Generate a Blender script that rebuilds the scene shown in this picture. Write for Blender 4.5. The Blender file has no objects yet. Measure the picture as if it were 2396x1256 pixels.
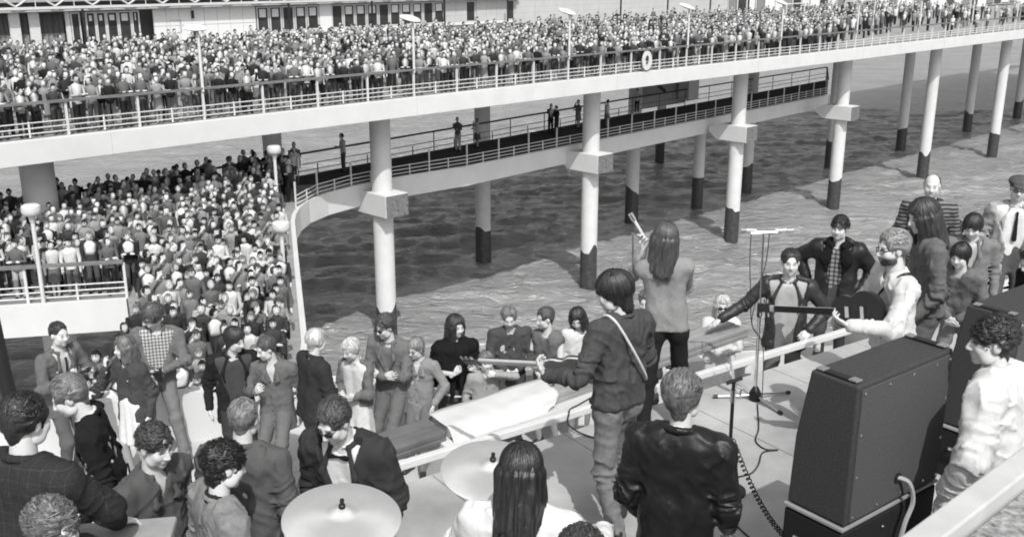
import bpy, math, random
import numpy as np
from mathutils import Vector, Matrix
random.seed(7)
RNG = np.random.default_rng(11)
R = math.radians
scene = bpy.context.scene
COL = scene.collection

# ------------------------------------------------------------------ camera
CZ = 17.0                       # camera height above the sea
F_PX, PITCH, CXP, CYP = 2371.0, R(16.5), 1198.0, 628.0
cam_d = bpy.data.cameras.new('camera'); cam = bpy.data.objects.new('camera', cam_d); COL.objects.link(cam)
cam_d.sensor_width = 36.0; cam_d.lens = F_PX / 2396.0 * 36.0
cam_d.clip_start = 0.1; cam_d.clip_end = 9000
cam.location = (0, 0, CZ); cam.rotation_euler = (math.pi / 2 - PITCH, 0, 0)
scene.camera = cam

# ------------------------------------------------------------------ light (black and white day: everything is neutral grey)
SUN_EL, SUN_H = R(50), (0.20, -0.98)
w = bpy.data.worlds.new('World'); scene.world = w; w.use_nodes = True
nt = w.node_tree; nt.nodes.clear()
sky = nt.nodes.new('ShaderNodeTexSky'); sky.sky_type = 'NISHITA'; sky.sun_disc = False
sky.sun_elevation = SUN_EL; sky.sun_rotation = math.atan2(SUN_H[0], SUN_H[1]); sky.dust_density = 3.0
bw = nt.nodes.new('ShaderNodeRGBToBW'); bgn = nt.nodes.new('ShaderNodeBackground'); bgn.inputs['Strength'].default_value = 0.15
wo = nt.nodes.new('ShaderNodeOutputWorld')
nt.links.new(sky.outputs[0], bw.inputs[0]); nt.links.new(bw.outputs[0], bgn.inputs['Color']); nt.links.new(bgn.outputs[0], wo.inputs[0])
sun_d = bpy.data.lights.new('sun', 'SUN'); sun_d.energy = 2.7; sun_d.angle = R(0.5); sun_d.color = (1, 0.995, 0.985)
sun = bpy.data.objects.new('sun', sun_d); COL.objects.link(sun)
sv = Vector((SUN_H[0] * math.cos(SUN_EL), SUN_H[1] * math.cos(SUN_EL), math.sin(SUN_EL))).normalized()
sun.rotation_euler = sv.to_track_quat('Z', 'Y').to_euler(); sun.location = sv * 80 + Vector((0, 20, CZ))
vs = scene.view_settings
vs.view_transform = 'Standard'; vs.look = 'None'; vs.gamma = 1; vs.exposure = 0.34; vs.use_curve_mapping = False
scene.cycles.pixel_filter_type = 'BLACKMAN_HARRIS'; scene.cycles.filter_width = 1.9
scene.cycles.max_bounces = 6; scene.cycles.diffuse_bounces = 3; scene.cycles.glossy_bounces = 3
scene.cycles.transmission_bounces = 4; scene.cycles.caustics_reflective = False; scene.cycles.caustics_refractive = False

# ------------------------------------------------------------------ measuring helpers: photograph ray -> place
def ray(x, y):
    u, v = x - CXP, CYP - y
    return np.array([u, F_PX * math.cos(PITCH) + v * math.sin(PITCH), -F_PX * math.sin(PITCH) + v * math.cos(PITCH)])
def atz(x, y, z):               # z above sea
    d = ray(x, y); return np.array([0, 0, CZ]) + d * ((z - CZ) / d[2])
def aty(x, y, Y):
    d = ray(x, y); return np.array([0, 0, CZ]) + d * (Y / d[1])
def proj(P):
    X, Y, Z = P[0], P[1], P[2] - CZ
    dep = Y * math.cos(PITCH) - Z * math.sin(PITCH); up = Y * math.sin(PITCH) + Z * math.cos(PITCH)
    return (CXP + F_PX * X / dep, CYP - F_PX * up / dep)
UP, LO, AU, ST = CZ - 5.2, CZ - 9.3, CZ - 5.2, CZ - 3.6     # upper deck, lower deck, audience floor, stage floor
PD = np.array([0.7097, 0.7045]); PN = np.array([0.7045, -0.7097])   # pier direction, pier normal (towards camera)
def pier(s, perp, z):           # along, distance from camera line, height
    q = PD * s - PN * perp; return np.array([q[0], q[1], z])
def s_at(px, perp, z):          # s at which a point on the pier line shows at photograph column px
    lo, hi = -40.0, 400.0
    for _ in range(50):
        m = (lo + hi) / 2
        if proj(pier(m, perp, z))[0] < px: lo = m
        else: hi = m
    return (lo + hi) / 2

# ------------------------------------------------------------------ materials
MATS = {}
def mat(name, g=0.5, rough=0.8, spec=0.3, metal=0.0, var=0.12, scale=6.0, bump=0.0, bscale=None, attr=None, stretch=None, extra=None):
    if name in MATS: return MATS[name]
    m = bpy.data.materials.new(name); m.use_nodes = True; t = m.node_tree; N = t.nodes; L = t.links
    b = N['Principled BSDF']; b.inputs['Roughness'].default_value = rough; b.inputs['Metallic'].default_value = metal
    b.inputs['Specular IOR Level'].default_value = spec
    tc = N.new('ShaderNodeTexCoord'); co = tc.outputs['Object']
    if stretch:
        mp = N.new('ShaderNodeMapping'); mp.inputs['Scale'].default_value = stretch; L.new(co, mp.inputs['Vector']); co = mp.outputs[0]
    nz = N.new('ShaderNodeTexNoise'); nz.inputs['Scale'].default_value = scale; nz.inputs['Detail'].default_value = 6; nz.inputs['Roughness'].default_value = 0.6
    L.new(co, nz.inputs['Vector'])
    mr = N.new('ShaderNodeMapRange'); mr.inputs['From Min'].default_value = 0.25; mr.inputs['From Max'].default_value = 0.75
    mr.inputs['To Min'].default_value = 1 - var; mr.inputs['To Max'].default_value = 1 + var
    L.new(nz.outputs['Fac'], mr.inputs['Value'])
    mul = N.new('ShaderNodeMath'); mul.operation = 'MULTIPLY'; L.new(mr.outputs[0], mul.inputs[0])
    if attr:
        at = N.new('ShaderNodeAttribute'); at.attribute_name = attr; L.new(at.outputs['Fac'], mul.inputs[1])
    else: mul.inputs[1].default_value = g
    val = mul.outputs[0]
    if extra: val = extra(t, tc, val)
    cr = N.new('ShaderNodeCombineColor')
    for i in range(3): L.new(val, cr.inputs[i])
    L.new(cr.outputs[0], b.inputs['Base Color'])
    if bump:
        bz = N.new('ShaderNodeTexNoise'); bz.inputs['Scale'].default_value = bscale or scale * 4; bz.inputs['Detail'].default_value = 5
        L.new(co, bz.inputs['Vector'])
        bp = N.new('ShaderNodeBump'); bp.inputs['Strength'].default_value = 0.6; bp.inputs['Distance'].default_value = bump
        L.new(bz.outputs['Fac'], bp.inputs['Height']); L.new(bp.outputs[0], b.inputs['Normal'])
    MATS[name] = m; return m
def nmath(t, op, a, b=None):
    n = t.nodes.new('ShaderNodeMath'); n.operation = op
    for i, x in enumerate((a, b)):
        if x is None: continue
        if hasattr(x, 'links'): t.links.new(x, n.inputs[i])
        else: n.inputs[i].default_value = x
    return n.outputs[0]
def stripes(axis, period, duty, lo):      # printed / woven stripes along one object axis
    def f(t, tc, val):
        sp = t.nodes.new('ShaderNodeSeparateXYZ'); t.links.new(tc.outputs['Object'], sp.inputs[0])
        fr = nmath(t, 'FRACT', nmath(t, 'MULTIPLY', sp.outputs[axis], 1.0 / period))
        st = nmath(t, 'LESS_THAN', fr, duty)
        return nmath(t, 'MULTIPLY', val, nmath(t, 'ADD', nmath(t, 'MULTIPLY', st, lo - 1.0), 1.0))
    return f
def checks(period, lo, duty=0.16):
    def f(t, tc, val):
        v = val
        for ax in (0, 2): v = stripes(ax, period, duty, lo)(t, tc, v)
        return v
    return f

# ------------------------------------------------------------------ mesh helpers
def mk_mesh(name, V, Fq, smooth=False, col=None):
    """V (n,3); Fq list of arrays/lists of faces (quads array or mixed list)"""
    me = bpy.data.meshes.new(name)
    V = np.asarray(V, dtype=np.float32)
    if isinstance(Fq, np.ndarray):
        k = Fq.shape[1]; nf = len(Fq)
        me.vertices.add(len(V)); me.vertices.foreach_set('co', V.ravel())
        me.loops.add(nf * k); me.loops.foreach_set('vertex_index', Fq.astype(np.int32).ravel())
        me.polygons.add(nf); me.polygons.foreach_set('loop_start', np.arange(nf, dtype=np.int32) * k)
        me.update(calc_edges=True)
    else:
        me.from_pydata(V.tolist(), [], Fq)
    if smooth: me.polygons.foreach_set('use_smooth', np.ones(len(me.polygons), dtype=bool))
    if col is not None:
        a = me.color_attributes.new('Col', 'FLOAT_COLOR', 'POINT')
        c = np.ones((len(V), 4), dtype=np.float32); c[:, :3] = np.asarray(col)[:, None]
        a.data.foreach_set('color', c.ravel())
    return me
def link(name, me, m=None, parent=None, loc=(0, 0, 0), rotz=0.0):
    o = bpy.data.objects.new(name, me); COL.objects.link(o)
    if m is not None and me is not None and not me.materials: me.materials.append(m)
    o.location = loc; o.rotation_euler = (0, 0, rotz)
    if parent is not None: o.parent = parent
    return o
def tag(o, label=None, cat=None, group=None, kind=None):
    if label: o['label'] = label
    if cat: o['category'] = cat
    if group: o['group'] = group
    if kind: o['kind'] = kind
    return o
def empty(name, loc=(0, 0, 0), rotz=0.0):
    return link(name, None, loc=loc, rotz=rotz)
class MB:
    """collects simple solids into one mesh"""
    def __init__(s): s.v = []; s.f = []
    def add(s, V, Fs):
        k = len(s.v); s.v += [tuple(map(float, p)) for p in V]; s.f += [tuple(i + k for i in f) for f in Fs]; return s
    def box(s, c, size, ux=(1, 0, 0), uy=(0, 1, 0), uz=(0, 0, 1)):
        c = np.array(c, float); ux, uy, uz = (np.array(a, float) for a in (ux, uy, uz)); h = np.array(size) / 2
        V = [c + ux * h[0] * a + uy * h[1] * b + uz * h[2] * d for a in (-1, 1) for b in (-1, 1) for d in (-1, 1)]
        return s.add(V, [(0, 1, 3, 2), (4, 6, 7, 5), (0, 4, 5, 1), (2, 3, 7, 6), (0, 2, 6, 4), (1, 5, 7, 3)])
    def beam(s, a, b, wd, ht, up=(0, 0, 1)):
        a, b = np.array(a, float), np.array(b, float); d = b - a; L = np.linalg.norm(d); d /= L
        r = np.cross(d, np.array(up, float)); r /= np.linalg.norm(r); u = np.cross(r, d)
        return s.box((a + b) / 2, (L, wd, ht), d, r, u)
    def tube(s, pts, r, n=8, cap=True):
        P = [np.array(p, float) for p in pts]; k0 = len(s.v); rr = r if hasattr(r, '__len__') else [r] * len(P)
        prev = None
        for i, p in enumerate(P):
            d = (P[min(i + 1, len(P) - 1)] - P[max(i - 1, 0)]); d /= (np.linalg.norm(d) + 1e-9)
            if prev is None:
                a = np.cross(d, (0, 0, 1)) if abs(d[2]) < 0.9 else np.cross(d, (1, 0, 0))
            else: a = prev - d * (prev @ d)
            a /= np.linalg.norm(a); prev = a; b = np.cross(d, a)
            for j in range(n):
                t = 2 * math.pi * j / n; s.v.append(tuple(p + rr[i] * (a * math.cos(t) + b * math.sin(t))))
        for i in range(len(P) - 1):
            for j in range(n):
                q = k0 + i * n
                s.f.append((q + j, q + (j + 1) % n, q + n + (j + 1) % n, q + n + j))
        if cap:
            s.f.append(tuple(k0 + j for j in range(n))[::-1]); q = k0 + (len(P) - 1) * n; s.f.append(tuple(q + j for j in range(n)))
        return s
    def lathe(s, prof, c=(0, 0, 0), n=20):
        k0 = len(s.v)
        for r, z in prof:
            for j in range(n):
                t = 2 * math.pi * j / n; s.v.append((c[0] + r * math.cos(t), c[1] + r * math.sin(t), c[2] + z))
        for i in range(len(prof) - 1):
            for j in range(n):
                q = k0 + i * n; s.f.append((q + j, q + (j + 1) % n, q + n + (j + 1) % n, q + n + j))
        s.f.append(tuple(k0 + j for j in range(n))[::-1]); q = k0 + (len(prof) - 1) * n; s.f.append(tuple(q + j for j in range(n)))
        return s
    def prism(s, poly, z0, z1):
        n = len(poly)
        V = [(p[0], p[1], z0) for p in poly] + [(p[0], p[1], z1) for p in poly]
        return s.add(V, [tuple(range(n))[::-1], tuple(range(n, 2 * n))] + [(i, (i + 1) % n, n + (i + 1) % n, n + i) for i in range(n)])
    def mesh(s, name, smooth=False): return mk_mesh(name, s.v, s.f, smooth)
    def build(s, name, m, parent=None, smooth=False, loc=(0, 0, 0), bevel=0.0):
        o = link(name, s.mesh(name, False), m, parent, loc)
        if smooth:
            o.data.polygons.foreach_set('use_smooth', [True] * len(o.data.polygons)); o.data.set_sharp_from_angle(angle=R(42))
        if bevel:
            bv = o.modifiers.new('edge', 'BEVEL'); bv.width = bevel; bv.segments = 2; bv.limit_method = 'ANGLE'
        return o
def yrot(v, a):
    c, s_ = math.cos(a), math.sin(a); return (v[0] * c - v[1] * s_, v[0] * s_ + v[1] * c)

# lattice noise, vectorised
_perm = RNG.integers(0, 2 ** 31, 4096)
def vnoise(P):
    P = np.asarray(P, dtype=np.float64); i = np.floor(P).astype(np.int64); f = P - i; f = f * f * (3 - 2 * f)
    def h(dx, dy, dz):
        k = (i[..., 0] + dx) * 73856093 ^ (i[..., 1] + dy) * 19349663 ^ (i[..., 2] + dz) * 83492791
        return (_perm[k & 4095] % 65536) / 65535.0
    x, y, z = f[..., 0], f[..., 1], f[..., 2]
    a = h(0, 0, 0) * (1 - x) + h(1, 0, 0) * x; b = h(0, 1, 0) * (1 - x) + h(1, 1, 0) * x
    c = h(0, 0, 1) * (1 - x) + h(1, 0, 1) * x; d = h(0, 1, 1) * (1 - x) + h(1, 1, 1) * x
    return ((a * (1 - y) + b * y) * (1 - z) + (c * (1 - y) + d * y) * z) * 2 - 1
# ================================================================== setting
white = mat('white_painted_concrete', 0.63, 0.75, 0.25, var=0.07, scale=0.9, bump=0.004, bscale=14)
wpaint = mat('white_paint', 0.62, 0.5, 0.4, var=0.06, scale=5)
conc = mat('column_concrete', 0.62, 0.85, 0.2, var=0.10, scale=1.3, bump=0.006, bscale=10)
rawc = mat('raw_concrete', 0.17, 0.9, 0.2, var=0.5, scale=7, bump=0.01, bscale=20)
weed = mat('wet_weed_concrete', 0.045, 0.5, 0.5, var=0.6, scale=5, bump=0.02, bscale=12)
dkwood = mat('weathered_handrail_wood', 0.17, 0.6, 0.35, var=0.35, scale=3, stretch=(1, 1, 6), bump=0.002)
blackrail = mat('dark_handrail', 0.03, 0.5, 0.4)
deckfl = mat('deck_asphalt', 0.30, 0.9, 0.2, var=0.2, scale=4)
dkfloor = mat('shaded_asphalt', 0.06, 0.9, 0.2, var=0.3, scale=3)  # asphalt tone darkened to carry the upper deck's shade
steel = mat('painted_steel_dark', 0.02, 0.5, 0.4)

# ---- sea: one sheet, waves fading out towards the horizon
def sea():
    def axis(a, b, fine, lo, hi):
        core = np.arange(a, b, fine); out = [core[-1] + fine]; st = fine
        while out[-1] < hi: st *= 1.25; out.append(out[-1] + st)
        inn = [core[0] - fine]; st = fine
        while inn[-1] > lo: st *= 1.25; inn.append(inn[-1] - st)
        return np.concatenate([inn[::-1], core, out])
    xs = axis(-30, 68, 0.32, -4000, 4000); ys = axis(13, 125, 0.33, -1500, 6000)
    X, Y = np.meshgrid(xs, ys, indexing='ij')
    rng = np.random.default_rng(3); Z = np.zeros_like(X)
    # chop running mostly along the view, crests lying across it
    for k in range(46):
        lam = 0.9 * (6.0 / 0.9) ** (rng.random() ** 1.6); ang = R(100) + rng.normal(0, 0.42)
        amp = 0.0125 * lam ** 0.55; ph = rng.random() * 6.28; kx, ky = 2 * math.pi / lam * math.cos(ang), 2 * math.pi / lam * math.sin(ang)
        P = np.stack([X * 0.05 + k * 7.3, Y * 0.05, X * 0], -1)
        g = np.clip(0.75 + 0.9 * vnoise(P), 0, 2)
        s_ = np.sin(kx * X + ky * Y + ph + 1.3 * vnoise(np.stack([X * 0.16 + k * 3.1, Y * 0.16, X * 0 + k], -1)))
        Z += amp * g * ((1 + s_) ** 1.6 / 1.5 - 1)
    P = np.stack([X * 0.55, Y * 0.9, X * 0], -1); Z += 0.05 * vnoise(P) + 0.035 * vnoise(P * 2.3 + 5)
    fade = np.clip(1.25 - np.hypot(X - 15, Y - 60) / 120, 0, 1); Z = Z * fade
    V = np.stack([X, Y, Z], -1).reshape(-1, 3); ny = len(ys); ii, jj = np.meshgrid(np.arange(len(xs) - 1), np.arange(ny - 1), indexing='ij')
    q = (ii * ny + jj).ravel(); Fq = np.stack([q, q + ny, q + ny + 1, q + 1], 1)
    m = mat('sea_water', 0.27, 0.2, 1.0, var=0.25, scale=0.16, stretch=(0.6, 1.3, 1))
    t = m.node_tree; N_, L_ = t.nodes, t.links; bs = N_['Principled BSDF']; bs.inputs['IOR'].default_value = 1.5
    tc = N_.new('ShaderNodeTexCoord'); last = None
    for sc_, dist_, st_, rz_ in ((0.7, 0.24, (0.42, 1.25, 1), 8), (1.5, 0.26, (0.5, 1.4, 1), -14), (3.4, 0.12, (0.6, 1.3, 1), 14)):
        mp = N_.new('ShaderNodeMapping'); mp.inputs['Scale'].default_value = st_; mp.inputs['Rotation'].default_value = (0, 0, R(rz_)); L_.new(tc.outputs['Object'], mp.inputs[0])
        nz = N_.new('ShaderNodeTexNoise'); nz.inputs['Scale'].default_value = sc_; nz.inputs['Detail'].default_value = 4; nz.inputs['Distortion'].default_value = 0.8; L_.new(mp.outputs[0], nz.inputs['Vector'])
        bp = N_.new('ShaderNodeBump'); bp.inputs['Strength'].default_value = 1.0; bp.inputs['Distance'].default_value = dist_; L_.new(nz.outputs['Fac'], bp.inputs['Height'])
        if last is not None: L_.new(last, bp.inputs['Normal'])
        last = bp.outputs[0]
    L_.new(last, bs.inputs['Normal'])
    tag(link('water', mk_mesh('water', V, Fq, True), m), kind='structure')
sea()

# ---- upper deck: slab with fascia, cross beams
def strip(line_a, line_b, z0, z1):      # prism between two polylines
    return MB().prism(list(line_a) + list(line_b)[::-1], z0, z1)
EDGE = 33.3; BACK = 58.0
S0, S1 = -6.0, 175.0
deck = strip([pier(S0, EDGE + .25, 0)[:2], pier(S1, EDGE + .25, 0)[:2]], [pier(S0, 60.5, 0)[:2], pier(S1, 60.5, 0)[:2]], UP - 0.45, UP - 0.02).build('upper_deck', deckfl)
tag(deck, kind='structure')
fas = MB().beam(pier(S0, EDGE + .12, UP - 0.40), pier(S1, EDGE + .12, UP - 0.40), 0.25, 0.78).build('deck_edge_beam', white, deck, bevel=0.02)
MB().prism([tuple(pier(a, b, 0)[:2]) for a, b in ((S0, EDGE + .3), (S1, EDGE + .3), (S1, 60.4), (S0, 60.4))], UP - .52, UP - .455).build('soffit', white, deck)  # white underside slab added to bounce light onto the shaded sea
jn = mat('joint_shadow_grey', 0.55, 0.9, 0.1)  # joint strips slightly greyer than the edge beam
for k in range(0, 14):
    s = S0 + 7 + 13.2 * k
    MB().beam(pier(s, EDGE - 0.008, UP - 0.40), pier(s + .025, EDGE - 0.008, UP - 0.40), 0.012, 0.76).build('joint', jn, deck)
COLS1 = [s_at(px, 35.5, CZ - 9) for px in (108, 893, 1383, 1728, 1972)]
stp = COLS1[-1] - COLS1[-2]
while COLS1[-1] < 150: COLS1.append(COLS1[-1] + 15.2)
COLS2 = [s_at(px, 43.2, CZ - z) for px, z in ((636, 8), (1131, 16.5), (1477, 16.9), (1746, 16), (1941, 16.9), (2107, 16.9), (2262, 16.9), (2379, 16.9))]
while COLS2[-1] < 170: COLS2.append(COLS2[-1] + 15.5)
for s in COLS1:
    MB().beam(pier(s, EDGE + 1.3, UP - 0.76), pier(s, 60, UP - 0.76), 1.0, 0.46).build('cross_beam', conc, deck)

# ---- columns
def column(s, perp, r, top, n, gidx, collar):
    p = pier(s, perp, 0)
    root = empty('pier_column', (p[0], p[1], 0))
    rr = lambda z: (r, z)
    MB().lathe([(r, 1.9), (r, top)], n=24).build('shaft', conc, root, smooth=True)
    m = MB().lathe([(r * 1.02, -2.0), (r * 1.03, 0.5), (r * 1.02, 1.55), (r * 1.004, 1.92 + 0.1 * math.sin(s))], n=24)
    # ragged tide line
    top_i = [i for i, v in enumerate(m.v) if v[2] > 1.7]
    for i in top_i: m.v[i] = (m.v[i][0], m.v[i][1], 2.1 + 0.55 * vnoise(np.array([[m.v[i][0] * 2 + s, m.v[i][1] * 2, 0.3]]))[0])
    m.build('tide_band', weed, root, smooth=True)
    if collar:
        # corbel beam that carries the lower walkway, pentagon nose towards the walkway
        zc = LO - 0.72; h = 1.0; w_ = 0.62
        prof = [(-1.05, -h * .5), (-1.05, h * .5), (1.05, h * .5), (1.75, h * .22), (1.75, -h * .05), (1.15, -h * .5)]   # (away from camera, up)
        c = MB(); V = []
        for sd in (-1, 1):
            for a, b in prof: V.append((-PN[0] * a + PD[0] * sd * w_, -PN[1] * a + PD[1] * sd * w_, zc + b))
        k = len(prof)
        c.add(V, [tuple(range(k)), tuple(range(k, 2 * k))[::-1]] + [(i, k + i, k + (i + 1) % k, (i + 1) % k) for i in range(k)])
        c.build('corbel', white, root, bevel=0.02)
        q = PN * 1.06
        MB().box((q[0], q[1], zc), (0.03, w_ * 2 - .04, h - .04), (PN[0], PN[1], 0), (PD[0], PD[1], 0)).build('corbel_end', rawc, root)
    return root
ordw = ['leftmost', 'second', 'third', 'fourth', 'fifth', 'sixth', 'seventh', 'eighth', 'ninth', 'tenth', 'eleventh', 'twelfth', 'thirteenth']
for i, s in enumerate(COLS1):
    c = column(s, 35.5, 0.55 if i == 0 else 0.46, UP - 0.525, i, i, 1 <= i <= 4)
    lab = ['thick grey column rising through the lower crowd at the left'] + ['round white column with box corbel, %s along the front row of the pier' % ordw[j] for j in range(4)]
    tag(c, lab[i] if i < 5 else 'plain round white column without corbel, %s of the front row' % ordw[i], 'column', 'front row columns of the pier')
for i, s in enumerate(COLS2):
    c = column(s, 43.2, 0.46, UP - 0.525, i, i, False)
    tag(c, 'round concrete column in the shaded back row of the pier, %s from the left' % (ordw[i] if i else 'first'), 'column', 'back row columns of the pier')
for px, py, lb in ((1630, 482, 'pale pile carrying the lower walkway beside the third corbel column'), (1543, 375, 'short dark pile far behind the lower walkway')):
    q = atz(px, py, 0); root = empty('walkway_pile', (q[0], q[1], 0))
    MB().lathe([(.42, 1.8), (.42, LO - .95)], n=20).build('shaft', conc, root, smooth=True)
    MB().lathe([(.43, -2), (.43, 2.2)], n=20).build('tide_band', weed, root, smooth=True)
    tag(root, lb, 'column')

# ---- lower deck: terrace, gangway and walkway in one plan
def L2(px, py): return tuple(atz(px, py, LO)[:2])
front = [L2(-420, 742), L2(0, 716), L2(298, 697)]
gang_left = [L2(318, 790), (L2(345, 960)[0], 13.5)]
gang_right = [(-3.7, 13.5), L2(705, 800), L2(690, 640), L2(680, 520)]
curve = [L2(683, 503), L2(693, 487), L2(715, 470), L2(760, 452), L2(830, 434), L2(930, 414)]
walk = [L2(1087, 389), L2(1440, 318), L2(1935, 221)]
far = [tuple(atz(px, py, LO + 1.1)[:2]) for px, py in ((1935, 158), (1480, 230), (590, 380), (0, 479), (-420, 548))]
LOPOLY = front + gang_left + gang_right + curve + walk + far
low = MB().prism(LOPOLY, LO - 0.5, LO).build('lower_deck', deckfl); tag(low, kind='structure')
def ribbon(pts, z0, z1, th, out=1):     # upright band along a polyline
    P = [np.array(p[:2], float) for p in pts]; A = []; B = []
    for i, p in enumerate(P):
        d = P[min(i + 1, len(P) - 1)] - P[max(i - 1, 0)]; d /= np.linalg.norm(d); n_ = np.array([d[1], -d[0]]) * out
        A.append(p + n_ * th); B.append(p - n_ * 0.0)
    m = MB(); n = len(P); V = []
    for a in A: V += [(a[0], a[1], z0), (a[0], a[1], z1)]
    for b in B: V += [(b[0], b[1], z0), (b[0], b[1], z1)]
    Fs = []
    for i in range(n - 1):
        a0, a1, b0, b1 = 2 * i, 2 * i + 2, 2 * n + 2 * i, 2 * n + 2 * i + 2
        Fs += [(a0, a1, a1 + 1, a0 + 1), (b0, b0 + 1, b1 + 1, b1), (a0 + 1, a1 + 1, b1 + 1, b0 + 1), (a0, b0, b1, a1)]
    Fs += [(0, 1, 2 * n + 1, 2 * n), (2 * n - 2, 4 * n - 2, 4 * n - 1, 2 * n - 1)]
    return m.add(V, Fs)
ribbon(front, LO - 0.92, LO + 0.03, 0.2).build('terrace_edge_beam', white, low)
ribbon(gang_right + curve + walk, LO - 0.95, LO + 0.03, 0.16).build('walkway_edge_beam', white, low)
fl = MB().prism([*(np.array(p) for p in [L2(850, 427), L2(1087, 391), L2(1440, 320), L2(1930, 224)]), *far[:3]], LO + 0.004, LO + 0.012).build('shaded_paving', dkfloor, low)  # thin dark sheet, the deck's shadow on the walkway put into its colour
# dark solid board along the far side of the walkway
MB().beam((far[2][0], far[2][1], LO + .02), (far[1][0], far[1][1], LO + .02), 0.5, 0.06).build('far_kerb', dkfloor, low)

# ---- railings
def resample(pts, step):
    P = np.array(pts, float); seg = np.linalg.norm(np.diff(P, axis=0), axis=1); cum = np.concatenate([[0], np.cumsum(seg)])
    n = max(1, int(round(cum[-1] / step))); t = np.linspace(0, cum[-1], n + 1)
    return [np.array([np.interp(x, cum, P[:, i]) for i in range(2)]) for x in t], cum[-1]
def railing(pts, z, step, label, handw=0.16, handm=None, barm=None, bars=(0.16, 0.33, 0.50), mids=True, ph=1.08, pw=0.075, skip=(), hand=True, group=None, lean=0.0):
    barm = barm or wpaint; handm = handm or dkwood
    Q, L = resample(pts, step)
    root = empty('railing', (Q[0][0], Q[0][1], z)); o = np.array([Q[0][0], Q[0][1], z])
    P3 = [np.array([q[0], q[1], z]) - o for q in Q]
    for i, p in enumerate(P3):
        if i in skip: continue
        d = P3[min(i + 1, len(P3) - 1)] - P3[max(i - 1, 0)]; d /= np.linalg.norm(d)
        MB().box(p + [0, 0, ph / 2], (pw, pw, ph), d, np.cross((0, 0, 1), d)).build('post', barm, root)
    for i in range(len(P3) - 1):
        if mids:
            m_ = (P3[i] + P3[i + 1]) / 2; MB().box(m_ + [0, 0, 0.29], (.05, .05, .50)).build('short_post', barm, root)
    for h in bars:
        m = MB()
        for i in range(len(P3) - 1): m.tube([P3[i] + [0, 0, h], P3[i + 1] + [0, 0, h]], 0.022, 6)
        m.build('bar', barm, root)
    if hand:
        m = MB()
        for i in range(len(P3) - 1): m.beam(P3[i] + [0, 0, ph + .035], P3[i + 1] + [0, 0, ph + .035], handw, 0.075)
        m.build('handrail', handm, root)
    tag(root, label, 'railing', group)
    return Q
SP = 2.413
s_ref = PD @ atz(165, 317, UP)[:2]
up_s = [s_ref + SP * k for k in range(-3, 62)]
Q_up = railing([pier(up_s[0], EDGE + 0.14, 0)[:2], pier(up_s[-1], EDGE + 0.14, 0)[:2]], UP, SP, 'white railing with wooden handrail along the crowded upper deck', handw=0.2)
railing(front, LO, 2.35, 'white railing at the front of the lower left terrace', handw=0.2)
railing(curve[1:] + walk, LO, 2.3, 'white railing curving along the empty lower walkway', hand=False, pw=0.06)
railing(far[1:], LO, 3.1, 'dark thin railing on the far side of the lower walkway', handm=blackrail, barm=mat('grey_rail_steel', 0.14, 0.5, 0.4), bars=(0.3, 0.6), mids=True, pw=0.04, handw=0.12)
railing([far[0], far[1]], LO, 3.1, 'dark railing enclosing the far end of the lower walkway', handm=blackrail, barm=MATS['grey_rail_steel'], bars=(0.3, 0.6), mids=False, pw=0.04, handw=0.12)
railing([walk[-1], far[0]], LO, 2.4, 'dark railing across the end of the lower walkway', handm=blackrail, barm=MATS['grey_rail_steel'], bars=(0.3, 0.6), mids=False, pw=0.04, handw=0.12)
# stair and lock-up at the far end of the walkway
st = pier(s_at(1560, 43, LO + 1.5), 43.4, LO)
root = empty('stair_block', tuple(st), math.atan2(PD[1], PD[0]))
MB().box((0, 0, 1.3), (5.5, 0.12, 2.6)).build('slatted_wall', mat('slatted_wall_grey', 0.36, 0.8, 0.2, extra=stripes(0, 0.3, 0.1, 0.5)), root)
MB().beam((-3.6, -1.2, 2.6), (-1.2, -1.2, 1.2), 0.1, 0.22).build('stringer', steel, root)
MB().box((2.2, -.7, 1.1), (1.2, .9, 1.5)).build('white_box', wpaint, root)
tag(root, 'grey slatted stair enclosure with a pale box under the upper deck', 'stair')

# ---- saucer lamps on the upper deck edge
sauc = mat('lamp_white', 0.62, 0.4, 0.5)
def saucer_mesh():
    return MB().lathe([(0.02, -.10), (0.2, -.09), (0.42, -.03), (0.46, 0.0), (0.40, .05), (0.22, .10), (0.02, .12)], n=24)
for j, k in enumerate(range(3 + 2, 62, 4)):
    p = pier(up_s[k], EDGE + 0.09, UP); root = empty('saucer_lamp', tuple(p))
    MB().tube([(0, 0, 1.0), (0, 0, 3.0)], 0.055, 10).build('pole', wpaint, root, smooth=True)
    MB().tube([(0, 0, 3.0), (-.05, .06, 3.12)], 0.045, 8).build('bracket', wpaint, root)
    hd = saucer_mesh().build('lamp_head', sauc, root, smooth=True); hd.location = (-.12, .14, 3.2); hd.rotation_euler = (R(8), R([4, 14, 17, 17][min(j, 3)]), 0)
    tag(root, 'white saucer lamp on a tall pole, %s from the left on the upper deck' % (['first'] + ordw[1:] + ['farthest'] * 8)[j], 'lamp', 'saucer lamps on the upper deck edge')
    if j > 10: break
# ---- drum lamps on the lower terrace
for (bx, by), h, lb in (((103, 712), 2.45, 'white drum lamp on the terrace railing at far left'), ((652, 512), 2.35, 'white drum lamp at the bend of the walkway railing'), ((668, 690), 1.75, 'white drum lamp in the crowd by the gangway edge')):
    p = atz(bx, by, LO); root = empty('drum_lamp', tuple(p))
    MB().tube([(0, 0, 0), (0, 0, h)], 0.06, 10).build('pole', wpaint, root, smooth=True)
    MB().lathe([(.08, h), (.10, h + .16), (.20, h + .19), (.25, h + .24), (.27, h + .34), (.25, h + .46), (.19, h + .50), (.02, h + .51)], n=20).build('lamp_shade', sauc, root, smooth=True)
    tag(root, lb, 'lamp', 'drum lamps on the lower terrace')
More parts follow.
